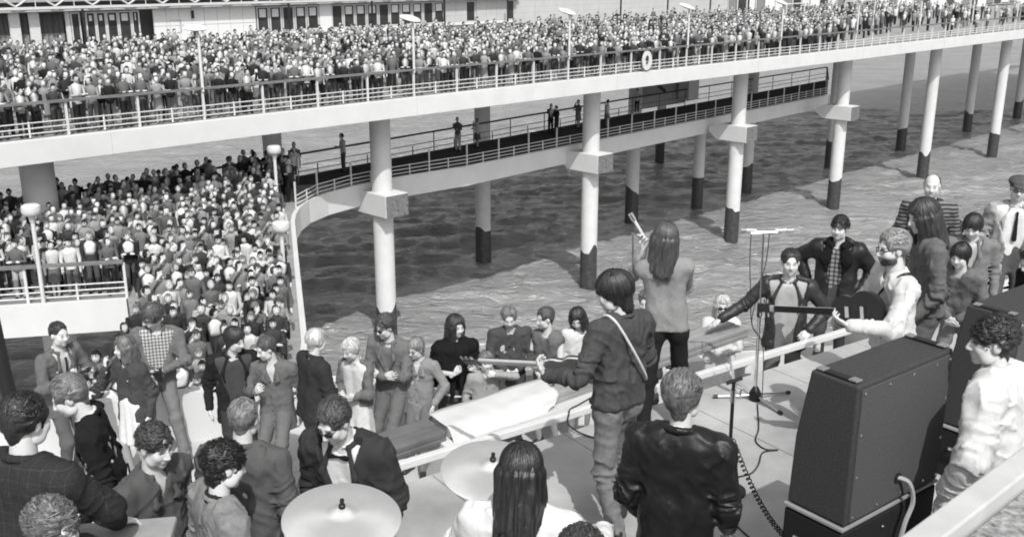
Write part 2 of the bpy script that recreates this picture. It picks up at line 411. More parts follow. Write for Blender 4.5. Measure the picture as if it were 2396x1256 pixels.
# ---- letters hung on the upper railing
def letter(px, kind, label):
    s = s_at(px, EDGE - 0.03, UP + .5); p = pier(s, EDGE - 0.05, UP + 0.56); root = empty('hanging_letter', tuple(p), math.atan2(PD[1], PD[0])); m = MB()
    t = .05
    if kind == 'O':
        V = []; n = 24
        for y in (-t / 2, t / 2):
            for rx, rz in ((.40, .50), (.17, .27)):
                for j in range(n): a = 2 * math.pi * j / n; V.append((rx * math.cos(a), y, rz * math.sin(a)))
        Fs = []
        for j in range(n):
            k = (j + 1) % n
            Fs += [(j, k, n + k, n + j), (2 * n + j, 3 * n + j, 3 * n + k, 2 * n + k), (j, 2 * n + j, 2 * n + k, k), (n + j, n + k, 3 * n + k, 3 * n + j)]
        m.add(V, Fs)
    elif kind == 'L':
        m.box((-.12, 0, 0), (.2, t, 1.0)); m.box((.1, 0.001, -.4), (.24, t, .2))
    else:
        m.box((-.12, 0, 0), (.2, t, 1.0)); m.box((.13, 0.001, .36), (.3, t, .2)); m.box((.08, .001, 0), (.2, t, .16))
    m.build('cutout', wpaint, root); tag(root, label, 'letter', None)
letter(1513, 'O', 'white cut-out letter O on the upper deck railing')

# ---- pavilion behind the crowd
def fac(px, z): return s_at(px, BACK, UP + z)
pav = empty('pavilion', tuple(pier(0, BACK, UP)), math.atan2(PD[1], PD[0]))   # local x = along the pier, y = away from the sea edge
pan = mat('pavilion_panel', 0.74, 0.6, 0.3, var=0.05); panj = mat('pavilion_frame', 0.62, 0.5, 0.4)
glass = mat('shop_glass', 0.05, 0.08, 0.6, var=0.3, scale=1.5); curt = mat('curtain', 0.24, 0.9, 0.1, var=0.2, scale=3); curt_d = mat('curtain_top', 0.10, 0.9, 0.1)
post = mat('poster_white', 0.7, 0.6, 0.3); boardm = mat('pale_boarding', 0.50, 0.7, 0.2, var=0.08, scale=1.2, extra=stripes(2, 0.45, 0.05, 0.75))
ZT = 3.0
def pbox(name, m, s0, s1, z0, z1, y=0.0, th=0.1, parent=None): return MB().box(((s0 + s1) / 2, y + th / 2, (z0 + z1) / 2), (abs(s1 - s0), th, z1 - z0)).build(name, m, parent or pav)
sx = lambda px: fac(px, 1.6)
pbox('back_wall', mat('interior_grey', 0.12, 0.9, 0.1), sx(-150), 170, 0, 3.4, 0.9, 0.1)
# curtains bays
for a, b in ((-140, -50), (-40, 33), (46, 77), (93, 160)):
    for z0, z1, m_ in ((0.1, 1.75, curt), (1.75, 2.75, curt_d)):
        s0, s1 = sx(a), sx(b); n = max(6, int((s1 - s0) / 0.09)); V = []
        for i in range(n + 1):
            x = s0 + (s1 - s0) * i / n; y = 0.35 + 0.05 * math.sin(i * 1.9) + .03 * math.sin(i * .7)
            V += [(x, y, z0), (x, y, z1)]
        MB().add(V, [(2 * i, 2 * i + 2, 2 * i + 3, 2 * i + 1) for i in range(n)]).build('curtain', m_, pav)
for px, wd in ((-45, .35), (39, .55), (85, .55), (163, .25)): pbox('pilaster', panj, sx(px) - wd / 2, sx(px) + wd / 2, 0, 2.9)
def window(a, b, z0, z1, poster=None, pm=None):
    s0, s1 = sx(a), sx(b); f = pbox('window', panj, s0, s1, z0, z0 + .08, 0.0, .12)
    pbox('pane', glass, s0, s1, z0 + .08, z1 - .08, 0.06, .02, f)
    pbox('frame', panj, s0, s1, z1 - .08, z1, 0.0, .12, f); pbox('frame', panj, s0, s0 + .07, z0 + .08, z1 - .08, 0.0, .12, f); pbox('frame', panj, s1 - .07, s1, z0 + .08, z1 - .08, 0, .12, f)
    if poster: pbox('poster', pm or post, s0 + .2, s1 - .2, poster[0], poster[1], 0.035, .02, f)
    return f
for a, b, p in ((170, 192, None), (205, 228, (2.35, 2.65)), (229, 252, (2.35, 2.65)), (253, 280, (2.35, 2.65)), (281, 311, (2.3, 2.7)), (312, 330, (2.3, 2.7))): window(a, b, 0.8, 2.85, p)
pbox('counter_front', pan, sx(170), sx(330), 0.0, 0.78, -.05, .1)
# white panel wall
n = 8
for i in range(n):
    a, b = sx(362 + (600 - 362) * i / n), sx(362 + (600 - 362) * (i + 1) / n)
    for z0, z1 in ((0, .95), (.97, 1.9), (1.92, 2.9)):
        pbox('panel', pan, a + .012, b - .012, z0, z1, 0.0, .1)
window(398, 426, 1.45, 2.25, None)
pbox('wall_lamp', steel, sx(450), sx(455), 2.3, 2.75, -.12, .1); pbox('wall_lamp', steel, sx(452), sx(456), 1.2, 1.75, -.12, .1)
px = 603; k = 0
while px < 1200:
    wpx = 30 - (px - 600) * 0.012
    if 730 < px < 775: pbox('panel', pan, sx(px), sx(px + wpx) - .02, 0.9, 2.9)
    elif 1035 < px < 1075 or 1105 < px < 1180: pbox('panel', boardm, sx(px), sx(px + wpx) - .02, 0.0, 2.9)
    else: window(px, px + wpx - 2, 1.3, 2.85, (2.2, 2.7) if k % 4 in (0, 1, 3) else None)
    px += wpx; k += 1
pbox('sill_band', pan, sx(603), sx(1200), 1.12, 1.28, -.04, .1); pbox('low_wall', mat('low_wall_grey', 0.33, 0.8, 0.2), sx(603), sx(1200), 0, 1.1, 0.0, .1)
for i in range(10):
    a, b = sx(1202 + 50 * i), sx(1202 + 50 * (i + 1)); pbox('panel', boardm, a + .01, b - .01, 0, 3.2, 0.0, .1)
px = 1704; k = 0
while px < 2520:
    wpx = 22 - (px - 1700) * 0.006
    if k % 5 == 4: pbox('panel', pan, sx(px) + .02, sx(px + wpx) - .02, 0, 3.2)
    else: window(px, px + wpx, 0.15, 3.2, (0.4, 2.7) if k % 3 != 1 else None, curt if k % 3 == 0 else post)
    px += wpx; k += 1
pbox('soffit', panj, sx(-150), sx(1210), 2.92, 3.02, -.35, .5)
tag(pav, 'long white glazed pavilion with curtains and shop windows behind the upper crowd', 'building')
# open web canopy girder
tr = empty('canopy_girder', tuple(pier(0, BACK - 0.6, UP)), math.atan2(PD[1], PD[0])); g0, g1 = sx(-160), sx(1200)
gz = 3.08
MB().box(((g0 + g1) / 2, 0, gz + .06), (g1 - g0, .14, .14)).build('bottom_chord', wpaint, tr)
MB().box(((g0 + g1) / 2, 0, gz + .80), (g1 - g0, .14, .14)).build('top_chord', wpaint, tr)
x = g0; stepw = 2.05
while x + stepw < g1:
    pts = [(x + stepw * t, 0, gz + .16 + .5 * (math.sin(math.pi * t) ** 1.3)) for t in np.linspace(0, 1, 9)]
    m = MB().tube(pts, .055, 6); m.build('web', wpaint, tr)
    MB().tube([(x + stepw / 2, 0, gz + .1), (x + stepw / 2, 0, gz + .75)], .025, 5).build('strut', panj, tr)
    x += stepw
MB().box(((g0 + g1) / 2, .5, gz + .98), (g1 - g0, 1.6, .12)).build('roof_slab', mat('roof_grey', .3, .8, .2), tr)
tag(tr, 'white open lattice girder carrying the pavilion canopy', 'girder')
for j, px in enumerate((197, 677, 871, 1040, 1188, 1440, 1550, 1650, 1740, 1965)):
    p = pier(s_at(px, BACK - .9, UP + 2.2), BACK - .9 - (0.6 if px > 1200 else 0), UP)
    o = MB().tube([(0, 0, 0), (0, 0, 3.05)], .075, 8).build('canopy_post', steel, None); o.location = p
    tag(o, 'slim black canopy post, %s from the left before the pavilion' % ((['first'] + ordw[1:])[j]), 'post', 'black canopy posts')
# white frames (stalls) standing among the far crowd
for j, (a, b) in enumerate(((1838, 1880), (1975, 2045))):
    p0 = pier(s_at(a, 46, UP + 1), 46, UP); p1 = pier(s_at(b, 46, UP + 1), 46, UP); root = empty('white_goal_frame', tuple(p0)); d = p1 - p0
    MB().tube([(0, 0, 0), (0, 0, 2.3), tuple(d + [0, 0, 2.3]), tuple(d)], .07, 6).build('frame', wpaint, root)
    tag(root, 'white square pipe frame among the far crowd, %s one' % ('nearer' if j == 0 else 'farther'), 'frame')
for j, px in enumerate((2155, 2272, 2375)):
    p = pier(s_at(px, 40, UP + 2), 40, UP); o = MB().tube([(0, 0, 0), (0, 0, 4.5)], .05, 6).build('white_mast', wpaint); o.location = p
    tag(o, 'thin white mast near the right end of the upper deck, %s' % ['leftmost', 'middle one', 'rightmost'][j], 'mast')

# ---- audience platform with parapet
WALL = [(-9.5, 7.0), (-7, 9.0), (-4.4, 10.35), (-2.5, 10.9), (-.7, 11.0), (1, 11.2), (3, 11.75), (6, 12.4), (9, 12.9), (14, 13.4)]
pav_f = mat('pale_paving', 0.50, 0.85, 0.2, var=0.12, scale=2.0, bump=0.004, bscale=30)
plat = MB().prism([(-9.5, -3), (14, -3)] + WALL[::-1], AU - 0.9, AU).build('audience_platform', pav_f); tag(plat, kind='structure')
tag(ribbon(WALL, AU - .95, AU + 0.60, 0.16, -1).build('parapet_wall', white), 'low white parapet wall behind the standing audience row', 'wall')
# ---- stage
E0 = np.array([-0.6, 6.77]); ED = np.array([0.824, 0.566]); EN = np.array([-0.566, 0.824])
def stg(t, o, z=0.0):
    q = E0 + ED * t + EN * o; return np.array([q[0], q[1], ST + z])
stfl = mat('stage_floor', 0.37, 0.85, 0.25, var=0.38, scale=1.1, bump=0.003, bscale=40)
LL = CZ - 4.05; T1 = CZ - 4.4; T2 = CZ - 3.88
stage = MB().prism([(-7.0, 4.45), (-1.15, 4.45), (-1.15, float(E0[1] + ED[1] * (-0.55 / ED[0]))), tuple(stg(11, 0)[:2]), (11.0, -2.0), (-7.0, -2.0)], AU + .002, ST).build('stage_platform', stfl); tag(stage, kind='structure')
for k in range(-9, 12):      # big floor sheets with open joints
    t0, t1 = k * 1.22, k * 1.22 + 1.21
    for r_ in range(6):
        o0, o1 = -0.02 - r_ * 2.44, -0.02 - (r_ + 1) * 2.44 + .012
        if t0 < -6 or t1 > 10.5: continue
        P = [stg(t0, o0), stg(t1, o0), stg(t1, o1), stg(t0, o1)]
        if min(p[1] for p in P) < -1.9 or min(p[0] for p in P) < -1.1: continue
        MB().prism([tuple(p[:2]) for p in P], ST + .002, ST + .012).build('floor_sheet', stfl, stage)
tag(MB().prism([(-7.0, 4.452), (-1.152, 4.452), (-1.152, 6.3), (-2.9, 5.1), (-7.0, 5.1)], AU + .002, LL).build('side_step', stfl), kind='structure')
tag(MB().prism([tuple(stg(4.3, .02)[:2]), tuple(stg(6.0, .02)[:2]), (4.05, 11.6), (2.6, 11.3)], AU + .002, T1).build('standing_step', pav_f), kind='structure')
tag(MB().prism([tuple(stg(6.05, .02)[:2]), tuple(stg(12, .02)[:2]), (9.0, 12.7), (4.1, 11.8)], AU + .002, T2).build('raised_step', pav_f), kind='structure')
# low white rail on the stage edge
root = empty('stage_edge_rail', tuple(stg(-0.6, 0.06)))
o_ = stg(-0.6, 0.06)
MB().beam((0, 0, .115), stg(9.5, .06) - o_ + [0, 0, .115], .06, .06).build('rail', wpaint, root, bevel=.008)
t = -0.5
while t < 9.5:
    MB().box(stg(t, .06) - o_ + [0, 0, .043], (.05, .05, .085)).build('post', wpaint, root); t += 0.98
tag(root, 'low white rail along the front edge of the stage', 'railing')
# wide wooden handrail outside the stage
broadw = mat('broad_rail_wood', 0.125, 0.45, 0.4, var=0.3, scale=2.2, bump=0.003, stretch=(1.2, 1.2, 1.2))
def broad(t0, t1, label, broadw):
    of = lambda t: .50 + .085 * t
    o = stg(t0, of(t0), 0.08); root = empty('broad_handrail', tuple(o))
    a, b = np.zeros(3), stg(t1, of(t1), .08) - o
    n3 = np.array([EN[0], EN[1], 0])
    for k, sgn in ((.08, 1), (-.08, 1)):
        MB().beam(a + n3 * k, b + n3 * k, .15, .07).build('board', broadw, root, bevel=.02)
    MB().beam(a - n3 * .14 + [0, 0, -.05], b - n3 * .14 + [0, 0, -.05], .04, .055).build('edge_board', broadw, root, bevel=.012)
    L = t1 - t0; k = 0
    for f in np.arange(0.25, L, 1.9):
        p = a + (b - a) * f / L; MB().box((p[0], p[1], (AU - o[2]) / 2 - .04), (.09, .09, (o[2] - AU) - .08)).build('post', wpaint, root)
    tag(root, label, 'handrail', 'broad wooden handrails round the stage')
broad(-5.2, 0.36, 'broad dark wooden handrail left of the white cloth', broadw)
broad(0.46, 4.1, 'broad pale wooden handrail running right from under the white cloth', mat('pale_rail_wood', .26, .5, .35, var=.25, scale=2.4, bump=.003))

# ================================================================== people: signed distance fields -> one skin per piece
class SDF:
    def __init__(s): s.ops = []
    def cap(s, a, b, ra, rb=None, k=0.03, flat=None, q=1.0, sub=False):
        s.ops.append(('c', np.array(a, float), np.array(b, float), ra, ra if rb is None else rb, k, flat, q, sub)); return s
    def ell(s, c, r, k=0.02, rot=None, sub=False):
        s.ops.append(('e', np.array(c, float), np.array(r, float), rot, k, sub)); return s
    def bounds(s):
        lo, hi = np.full(3, 9.), np.full(3, -9.)
        for o in s.ops:
            if o[-1]: continue
            if o[0] == 'c':
                r = max(o[3], o[4]); lo = np.minimum(lo, np.minimum(o[1], o[2]) - r); hi = np.maximum(hi, np.maximum(o[1], o[2]) + r)
            else:
                r = np.max(o[2]); lo = np.minimum(lo, o[1] - r); hi = np.maximum(hi, o[1] + r)
        return lo, hi
    def mesh(s, h, disp=None, cut=None, band=0.05):
        lo, hi = s.bounds(); lo -= 2.5 * h + .012; hi += 2.5 * h + .012
        n = np.ceil((hi - lo) / h).astype(int) + 1
        ax = [lo[i] + h * np.arange(n[i]) for i in range(3)]
        D = np.full(tuple(n), 0.4)
        for o in s.ops:
            k = o[5] if o[0] == 'c' else o[4]; m = k + 2 * h + .03; sub = o[-1]
            if o[0] == 'c':
                r = max(o[3], o[4]); bl = np.minimum(o[1], o[2]) - r - m; bh = np.maximum(o[1], o[2]) + r + m
            else: r = np.max(o[2]); bl = o[1] - r - m; bh = o[1] + r + m
            i0 = np.clip(np.floor((bl - lo) / h).astype(int), 0, n); i1 = np.clip(np.ceil((bh - lo) / h).astype(int) + 1, 0, n)
            if np.any(i1 <= i0): continue
            sl = tuple(slice(a, b) for a, b in zip(i0, i1))
            P = np.stack(np.meshgrid(ax[0][sl[0]], ax[1][sl[1]], ax[2][sl[2]], indexing='ij'), -1)
            if o[0] == 'c':
                a, b, ra, rb, flat, q = o[1], o[2], o[3], o[4], o[6], o[7]
                W = P - a; ab = b - a
                if flat is not None:
                    fl = np.array(flat, float); fl = fl / np.linalg.norm(fl)
                    W = W + (W @ fl)[..., None] * fl * (1 / q - 1); ab = ab + (ab @ fl) * fl * (1 / q - 1)
                L2_ = ab @ ab
                t = np.clip((W @ ab) / L2_, 0, 1) if L2_ > 1e-9 else np.zeros(W.shape[:-1])
                d = np.linalg.norm(W - t[..., None] * ab, axis=-1) - (ra + t * (rb - ra))
            else:
                W = P - o[1]
                if o[3] is not None: W = W @ o[3]
                k1 = np.linalg.norm(W / o[2], axis=-1); k2 = np.linalg.norm(W / o[2] ** 2, axis=-1); d = k1 * (k1 - 1) / np.maximum(k2, 1e-6)
            cur = D[sl]
            if sub:
                hh = np.clip(0.5 - 0.5 * (cur + d) / k, 0, 1); D[sl] = cur * (1 - hh) - d * hh + k * hh * (1 - hh)
            else:
                hh = np.clip(0.5 + 0.5 * (d - cur) / k, 0, 1); D[sl] = d * (1 - hh) + cur * hh - k * hh * (1 - hh)
        if disp is not None or cut is not None:
            I = np.nonzero(np.abs(D) < band + 2 * h); P = np.stack([ax[j][I[j]] for j in range(3)], -1)
            if disp is not None: D[I] += disp(P)
            if cut is not None:
                I = np.nonzero(D < band + 2 * h); P = np.stack([ax[j][I[j]] for j in range(3)], -1); D[I] = np.maximum(D[I], cut(P))
        D[0] = D[-1] = .1; D[:, 0] = D[:, -1] = .1; D[:, :, 0] = D[:, :, -1] = .1
        return surf_nets(D, lo, h)
_CORN = np.array([[i, j, k] for i in (0, 1) for j in (0, 1) for k in (0, 1)])
_EDG = [(a, b) for a in range(8) for b in range(a + 1, 8) if np.abs(_CORN[a] - _CORN[b]).sum() == 1]
def surf_nets(D, lo, h):
    ins = D < 0; nx, ny, nz = D.shape; cnt = np.zeros((nx - 1, ny - 1, nz - 1), np.int8)
    for c in _CORN: cnt += ins[c[0]:nx - 1 + c[0], c[1]:ny - 1 + c[1], c[2]:nz - 1 + c[2]]
    I = np.argwhere((cnt > 0) & (cnt < 8))
    if len(I) == 0: return np.zeros((0, 3)), np.zeros((0, 4), int)
    vals = [D[I[:, 0] + c[0], I[:, 1] + c[1], I[:, 2] + c[2]] for c in _CORN]
    acc = np.zeros((len(I), 3)); num = np.zeros(len(I))
    for a, b in _EDG:
        va, vb = vals[a], vals[b]; m = (va < 0) != (vb < 0); t = np.where(m, va / np.where(m, va - vb, 1), 0)
        acc += m[:, None] * (_CORN[a] + t[:, None] * (_CORN[b] - _CORN[a])); num += m
    V = lo + h * (I + acc / num[:, None])
    idx = np.full(cnt.shape, -1, np.int64); idx[I[:, 0], I[:, 1], I[:, 2]] = np.arange(len(I)); Fs = []
    for ax_ in range(3):
        b, c = (ax_ + 1) % 3, (ax_ + 2) % 3
        s0 = [slice(None)] * 3; s1 = [slice(None)] * 3; s0[ax_] = slice(0, -1); s1[ax_] = slice(1, None)
        A, B = ins[tuple(s0)], ins[tuple(s1)]; E_ = np.argwhere(A != B)
        ok = (E_[:, b] > 0) & (E_[:, c] > 0) & (E_[:, b] < D.shape[b] - 1) & (E_[:, c] < D.shape[c] - 1); E_ = E_[ok]
        if len(E_) == 0: continue
        q = []
        for db, dc in ((-1, -1), (0, -1), (0, 0), (-1, 0)):
            X = E_.copy(); X[:, b] += db; X[:, c] += dc; q.append(idx[X[:, 0], X[:, 1], X[:, 2]])
        q = np.stack(q, 1); fl = ~A[E_[:, 0], E_[:, 1], E_[:, 2]]; q[fl] = q[fl][:, ::-1]; Fs.append(q)
    return V, np.concatenate(Fs)
def join_parts(parts):
    V, Fs, C, k = [], [], [], 0
    for v, f, c in parts:
        V.append(v); Fs.append(f + k); C.append(np.broadcast_to(c, (len(v),))); k += len(v)
    return np.concatenate(V), np.concatenate(Fs), np.concatenate(C)

skin_m = mat('skin', attr='Col', rough=0.55, spec=0.35, var=0.05, scale=40)
hair_m = mat('hair', attr='Col', rough=0.42, spec=0.55, var=0.35, scale=60, stretch=(1, 1, .25), bump=.004, bscale=120)
def fold_bump(m, sc=11.0, dist=.035):
    t = m.node_tree; N, L = t.nodes, t.links; b = N['Principled BSDF']; tc = next(n for n in N if n.type == 'TEX_COORD')
    mp = N.new('ShaderNodeMapping'); mp.inputs['Rotation'].default_value = (.5, .3, .4); mp.inputs['Scale'].default_value = (1.3, 1.3, .8); L.new(tc.outputs['Object'], mp.inputs[0])
    nz = N.new('ShaderNodeTexNoise'); nz.noise_type = 'RIDGED_MULTIFRACTAL' if hasattr(nz, 'noise_type') else nz.noise_type
    nz.inputs['Scale'].default_value = sc * .55; nz.inputs['Detail'].default_value = 2.5; nz.inputs['Distortion'].default_value = .9; L.new(mp.outputs[0], nz.inputs['Vector'])
    bp = N.new('ShaderNodeBump'); bp.inputs['Strength'].default_value = .55; bp.inputs['Distance'].default_value = dist
    L.new(nz.outputs['Fac'], bp.inputs['Height'])
    if b.inputs['Normal'].is_linked: L.new(b.inputs['Normal'].links[0].from_socket, bp.inputs['Normal'])
    L.new(bp.outputs[0], b.inputs['Normal']); return m
_FB = set()
def cloth(kind, g):
    if g > .5: g = g * .88
    if .035 < g < .3: g = g * (1.35 if g < .15 else 1.15)
    m = cloth_base(kind, g)
    if m.name not in _FB:
        _FB.add(m.name); fold_bump(m, *{'leather': (16, .006), 'knit': (8, .005), 'tweed': (9, .005), 'fur': (30, .03)}.get(kind, (14, .007)))
    return m
def cloth_base(kind, g):
    key = '%s_%03d' % (kind, round(g * 1000))
    if kind == 'leather': return mat(key, g, 0.48, 0.4, var=0.25, scale=14, bump=.004, bscale=28)
    if kind == 'denim': return mat(key, g, 0.85, 0.2, var=0.24, scale=34, bump=.003, bscale=90)
    if kind == 'tweed': return mat(key, g, 0.95, 0.1, var=0.35, scale=130, bump=.003, bscale=160, extra=checks(.055, 1.6, .05))
    if kind == 'striped': return mat(key, g, 0.9, 0.15, var=0.1, extra=stripes(2, .042, .5, .22))
    if kind == 'plaid': return mat(key, g, 0.9, 0.15, var=0.1, extra=checks(.05, .35, .4))
    if kind == 'dots': return mat(key, g, 0.9, 0.15, var=0.1, extra=checks(.035, .45, .45))
    if kind == 'knit': return mat(key, g, 0.95, 0.1, var=0.12, scale=70, bump=.003, bscale=150)
    if kind == 'fur': return mat(key, g, 0.9, 0.2, var=0.6, scale=60, bump=.012, bscale=70)
    return mat(key, g, 0.9, 0.18, var=0.14, scale=18, bump=.0025, bscale=60)

def nrm(v): v = np.array(v, float); return v / (np.linalg.norm(v) + 1e-9)
def rot_axis(ax, a):
    return np.array(Matrix.Rotation(a, 3, Vector(ax)))
def ik(S, T, l1, l2, pole):
    d = T - S; L = np.linalg.norm(d); L_ = min(L, (l1 + l2) * .999); u = d / (L + 1e-9); T = S + u * L_
    a = (l1 * l1 - l2 * l2 + L_ * L_) / (2 * L_); h = math.sqrt(max(l1 * l1 - a * a, 0)); p = np.array(pole, float); p = p - u * (p @ u); p = nrm(p)
    return S + u * a + p * h, T

def head_field(fat=1.0, beard=False):
    f = SDF()
    f.ell((0, -.018, .034), (.074, .095, .085), .02).ell((0, .028, -.028), (.060 * fat, .066, .088), .03)
    f.cap((0, .048, -.078), (0, .066, -.098), .036 * fat, .020, .03)
    for s in (-1, 1):
        f.ell((s * .040 * fat, .060, -.028), (.026, .028, .030), .025)
        f.ell((s * .052, .02, -.075), (.018 * fat, .035, .028), .03)
    f.cap((-.036, .078, .026), (.036, .078, .026), .011, None, .016)
    f.cap((0, .088, .016), (0, .112, -.030), .009, .0125, .012)
    for s in (-1, 1): f.ell((s * .012, .099, -.035), (.010, .012, .009), .008)
    for s in (-1, 1): f.ell((s * .031, .103, .004), (.017, .017, .011), .012, sub=True)
    f.cap((-.019, .086, -.058), (.019, .086, -.058), .0085, None, .010).cap((-.015, .086, -.069), (.015, .086, -.069), .0085, None, .010)
    for s in (-1, 1): f.ell((s * .079, -.008, -.006), (.010, .022, .033), .008)
    return f
def head_colors(V, g, hairg, moust=False, beard=0.0):
    x, y, z = np.abs(V[:, 0]), V[:, 1], V[:, 2]; c = np.full(len(V), g)
    front = y > .04
    def blob(cx_, cz, rx, rz, val, amt=1.0):
        w_ = np.clip(1.6 - ((x - cx_) / rx) ** 2 - ((z - cz) / rz) ** 2, 0, 1) * front * amt; c[:] = c * (1 - w_) + val * w_
    blob(.033, .028, .020, .0055, min(hairg * 1.6 + .02, .3), .85)      # brows
    blob(.031, .003, .0165, .0065, .03, .85)                             # eyes and lashes
    blob(0, -.0635, .020, .0055, g * .42, .8)                             # mouth
    blob(.009, -.042, .006, .004, g * .4, .7)                            # nostrils
    blob(0, -.052, .03, .004, g * .8, .5)
    if moust: blob(0, -.051, .028, .008, hairg, .95)
    if beard:
        w_ = np.clip((-.035 - z) / .02, 0, 1) * (y > .0) * (1 - np.clip(1.5 - ((x) / .022) ** 2 - ((z + .063) / .008) ** 2, 0, 1)) * beard; c[:] = c * (1 - w_) + hairg * w_
    return c
def make_hair(style, hg, h, seed, t=None):
    """returns [(V,F,C)] in head space"""
    rng = np.random.default_rng(seed); f = SDF()
    P = dict(short=dict(t=.009, zb=-.060, zs=.006, fr=.054), side=dict(t=.015, zb=-.070, zs=.0, fr=.052), mop=dict(t=.022, zb=-.105, zs=-.050, fr=.0),
             long=dict(t=.020, zb=-.12, zs=-.10, fr=.016), curly=dict(t=.020, zb=-.078, zs=-.004, fr=.040), pixie=dict(t=.015, zb=-.085, zs=-.03, fr=.014),
             bob=dict(t=.022, zb=-.11, zs=-.07, fr=.020), bald=dict(t=.006, zb=-.06, zs=-.01, fr=.0), back=dict(t=.015, zb=-.085, zs=-.006, fr=.05))[style]
    t = (t * .68) if t else P['t']
    if style == 'bald':
        f.cap((-.062, -.03, .0), (-.05, -.08, .0), .03, .035, .03).cap((.062, -.03, .0), (.05, -.08, .0), .03, .035, .03).cap((-.05, -.085, .0), (.05, -.085, .0), .035, None, .03)
        f.cap((-.04, -.08, .06), (.04, -.08, .06), .035, None, .03)
    else:
        f.ell((0, -.022, .036), (.074 + t, .094 + t, .086 + t), .02)
        f.cap((0, -.055, .0), (0, -.058, P['zb']), .062 + t * .4, (.048 if style in ('mop', 'long', 'bob') else .030) + t * .4, .03, flat=(0, 1, 0), q=.85)
        for s in (-1, 1): f.cap((s * .060, -.025, .02), (s * .064, -.018, P['zs']), .024 + t * .6, .014 + t * .4, .02)
    if style in ('short', 'side', 'curly', 'back'):
        for s in (-1, 1): f.ell((s * .092, .008, -.024), (.038, .034, .046), .010, sub=True)
        f.ell((0, .03, -.085), (.12, .06, .06), .012, sub=True)
        if style != 'curly':
            for s in (-1, 1): f.ell((s * .082, -.045, -.066), (.040, .055, .040), .014, sub=True)
    ll = 0
    if style == 'long': ll = .27
    if style == 'bob': ll = .16
    if ll:
        for a in np.linspace(R(35), R(325), 15) - R(90) + R(90):
            x, y = math.sin(a) * .085, math.cos(a) * .10 - .02; l_ = ll * (0.85 + .3 * rng.random()); o = 1.12 + .12 * rng.random()
            f.cap((x, y, .0), (x * o * 1.05, y * o - .015, -l_), .030, .016, .03)
    f.ell((0, .120, -.058 + P['fr'] * .8), (.070, .082, .118 + P['fr'] * .2), .010, sub=True)
    amp = {'curly': .016, 'short': .005, 'bald': .003, 'side': .007}.get(style, .008); fq = 52 if style == 'curly' else 30
    def disp(Q):
        phi = np.arctan2(Q[:, 0], Q[:, 1] + .02)
        if style in ('curly',):
            return -amp * vnoise(Q * fq + seed) - .006 * vnoise(Q * 110 + seed)
        hole = np.linalg.norm((Q - np.array([0, .120, -.058 + P['fr'] * .8])) / np.array([.070, .082, .118 + P['fr'] * .2]), axis=1) - 1
        edge = np.exp(-(hole / .28) ** 2) * (-.016) * vnoise(np.stack([phi * 13 + seed * 2, Q[:, 0] * 55, Q[:, 1] * 8], -1))
        if style in ('side', 'back', 'short'):
            ps_ = np.arctan2(Q[:, 2] - .036, Q[:, 1] + .022)
            return edge * .7 - amp * vnoise(np.stack([Q[:, 0] * 42 + 1.2 * np.sin(ps_ * 3), ps_ * 2.2, Q[:, 0] * 0 + seed], -1)) - .5 * amp * vnoise(np.stack([Q[:, 0] * 110 + 2 * np.sin(ps_ * 4), ps_ * 4, Q[:, 0] * 0 + seed], -1))
        wavy = -.008 * vnoise(Q * np.array([26, 20, 34]) + seed * 1.7) if style in ('side', 'back', 'pixie') else 0
        return wavy + edge - amp * vnoise(np.stack([phi * 7 + seed, Q[:, 2] * 9, Q[:, 1] * 6], -1)) - .004 * vnoise(np.stack([phi * 22 + seed, Q[:, 2] * 14, Q[:, 1] * 10], -1))
    V, Fq = f.mesh(h, disp)
    C = hg * (1 + .5 * vnoise(V * (np.array([110, 20, 20]) if style in ('side', 'back', 'short') else np.array([70, 70, 18])) + seed)); C = np.clip(C, .004, 1)
    parts = [(V, Fq, C)]
    # loose locks lying over the volume
    N = {'short': 130, 'side': 170, 'mop': 260, 'long': 330, 'curly': 220, 'pixie': 180, 'bob': 260, 'bald': 30, 'back': 190}[style]
    rv, rf, rc = [], [], []
    for i in range(N):
        a = rng.random() * 2 * math.pi; ca = math.cos(a)   # a = 0 is the face
        th_max = (1.0 if ca > .55 else 1.9 if ca > -.1 else 2.1) + rng.normal(0, .1)
        if style in ('mop',) and ca > .55: th_max = 1.32 + rng.normal(0, .08)
        if style == 'bald': th_max = 0
        t0 = .15 + rng.random() * .9; rr = t + .001 + rng.random() * .007; pts = []
        if style == 'curly': t0 = rng.random() * 1.6; th_max = t0 + .35
        if style == 'bald': continue
        wob = rng.normal(0, .10); n = 6
        for j in range(n):
            th = t0 + (max(th_max, t0 + .25) - t0) * j / (n - 1); aa = a + wob * j / n
            if style == 'curly': aa += .25 * math.sin(j * 1.7 + i); 
            lift = (.012 * math.sin(j * 2.2) if style == 'curly' else 0) + (.006 * (j == n - 1))
            zz = max(math.cos(th), -.55)
            pts.append(np.array([(.074 + rr + lift) * math.sin(th) * math.sin(aa), -.022 + (.094 + rr + lift) * math.sin(th) * math.cos(aa), .036 + (.086 + rr + lift) * zz]))
        if style in ('side', 'back', 'short'):
            be = rng.uniform(-1.35, 1.35); p0 = R(rng.uniform(28, 120)); pl = rng.uniform(.5, 1.3); sk_ = rng.normal(.12, .10); pts = []
            for j in range(6):
                ps = min(p0 + pl * j / 5, R(205)); b2 = be + sk_ * math.sin(j * .8) + (.05 * math.sin(j * 1.9 + i)); rj = rr + .004 * math.sin(j * 1.6 + i * .7)
                pts.append(np.array([(.074 + rj) * math.sin(b2), -.022 + (.094 + rj) * math.cos(b2) * math.cos(ps), .036 + (.086 + rj) * math.cos(b2) * math.sin(ps)]))
            if pts[-1][2] < -.03 or abs(be) > 1.1 and pts[0][2] < .02: continue
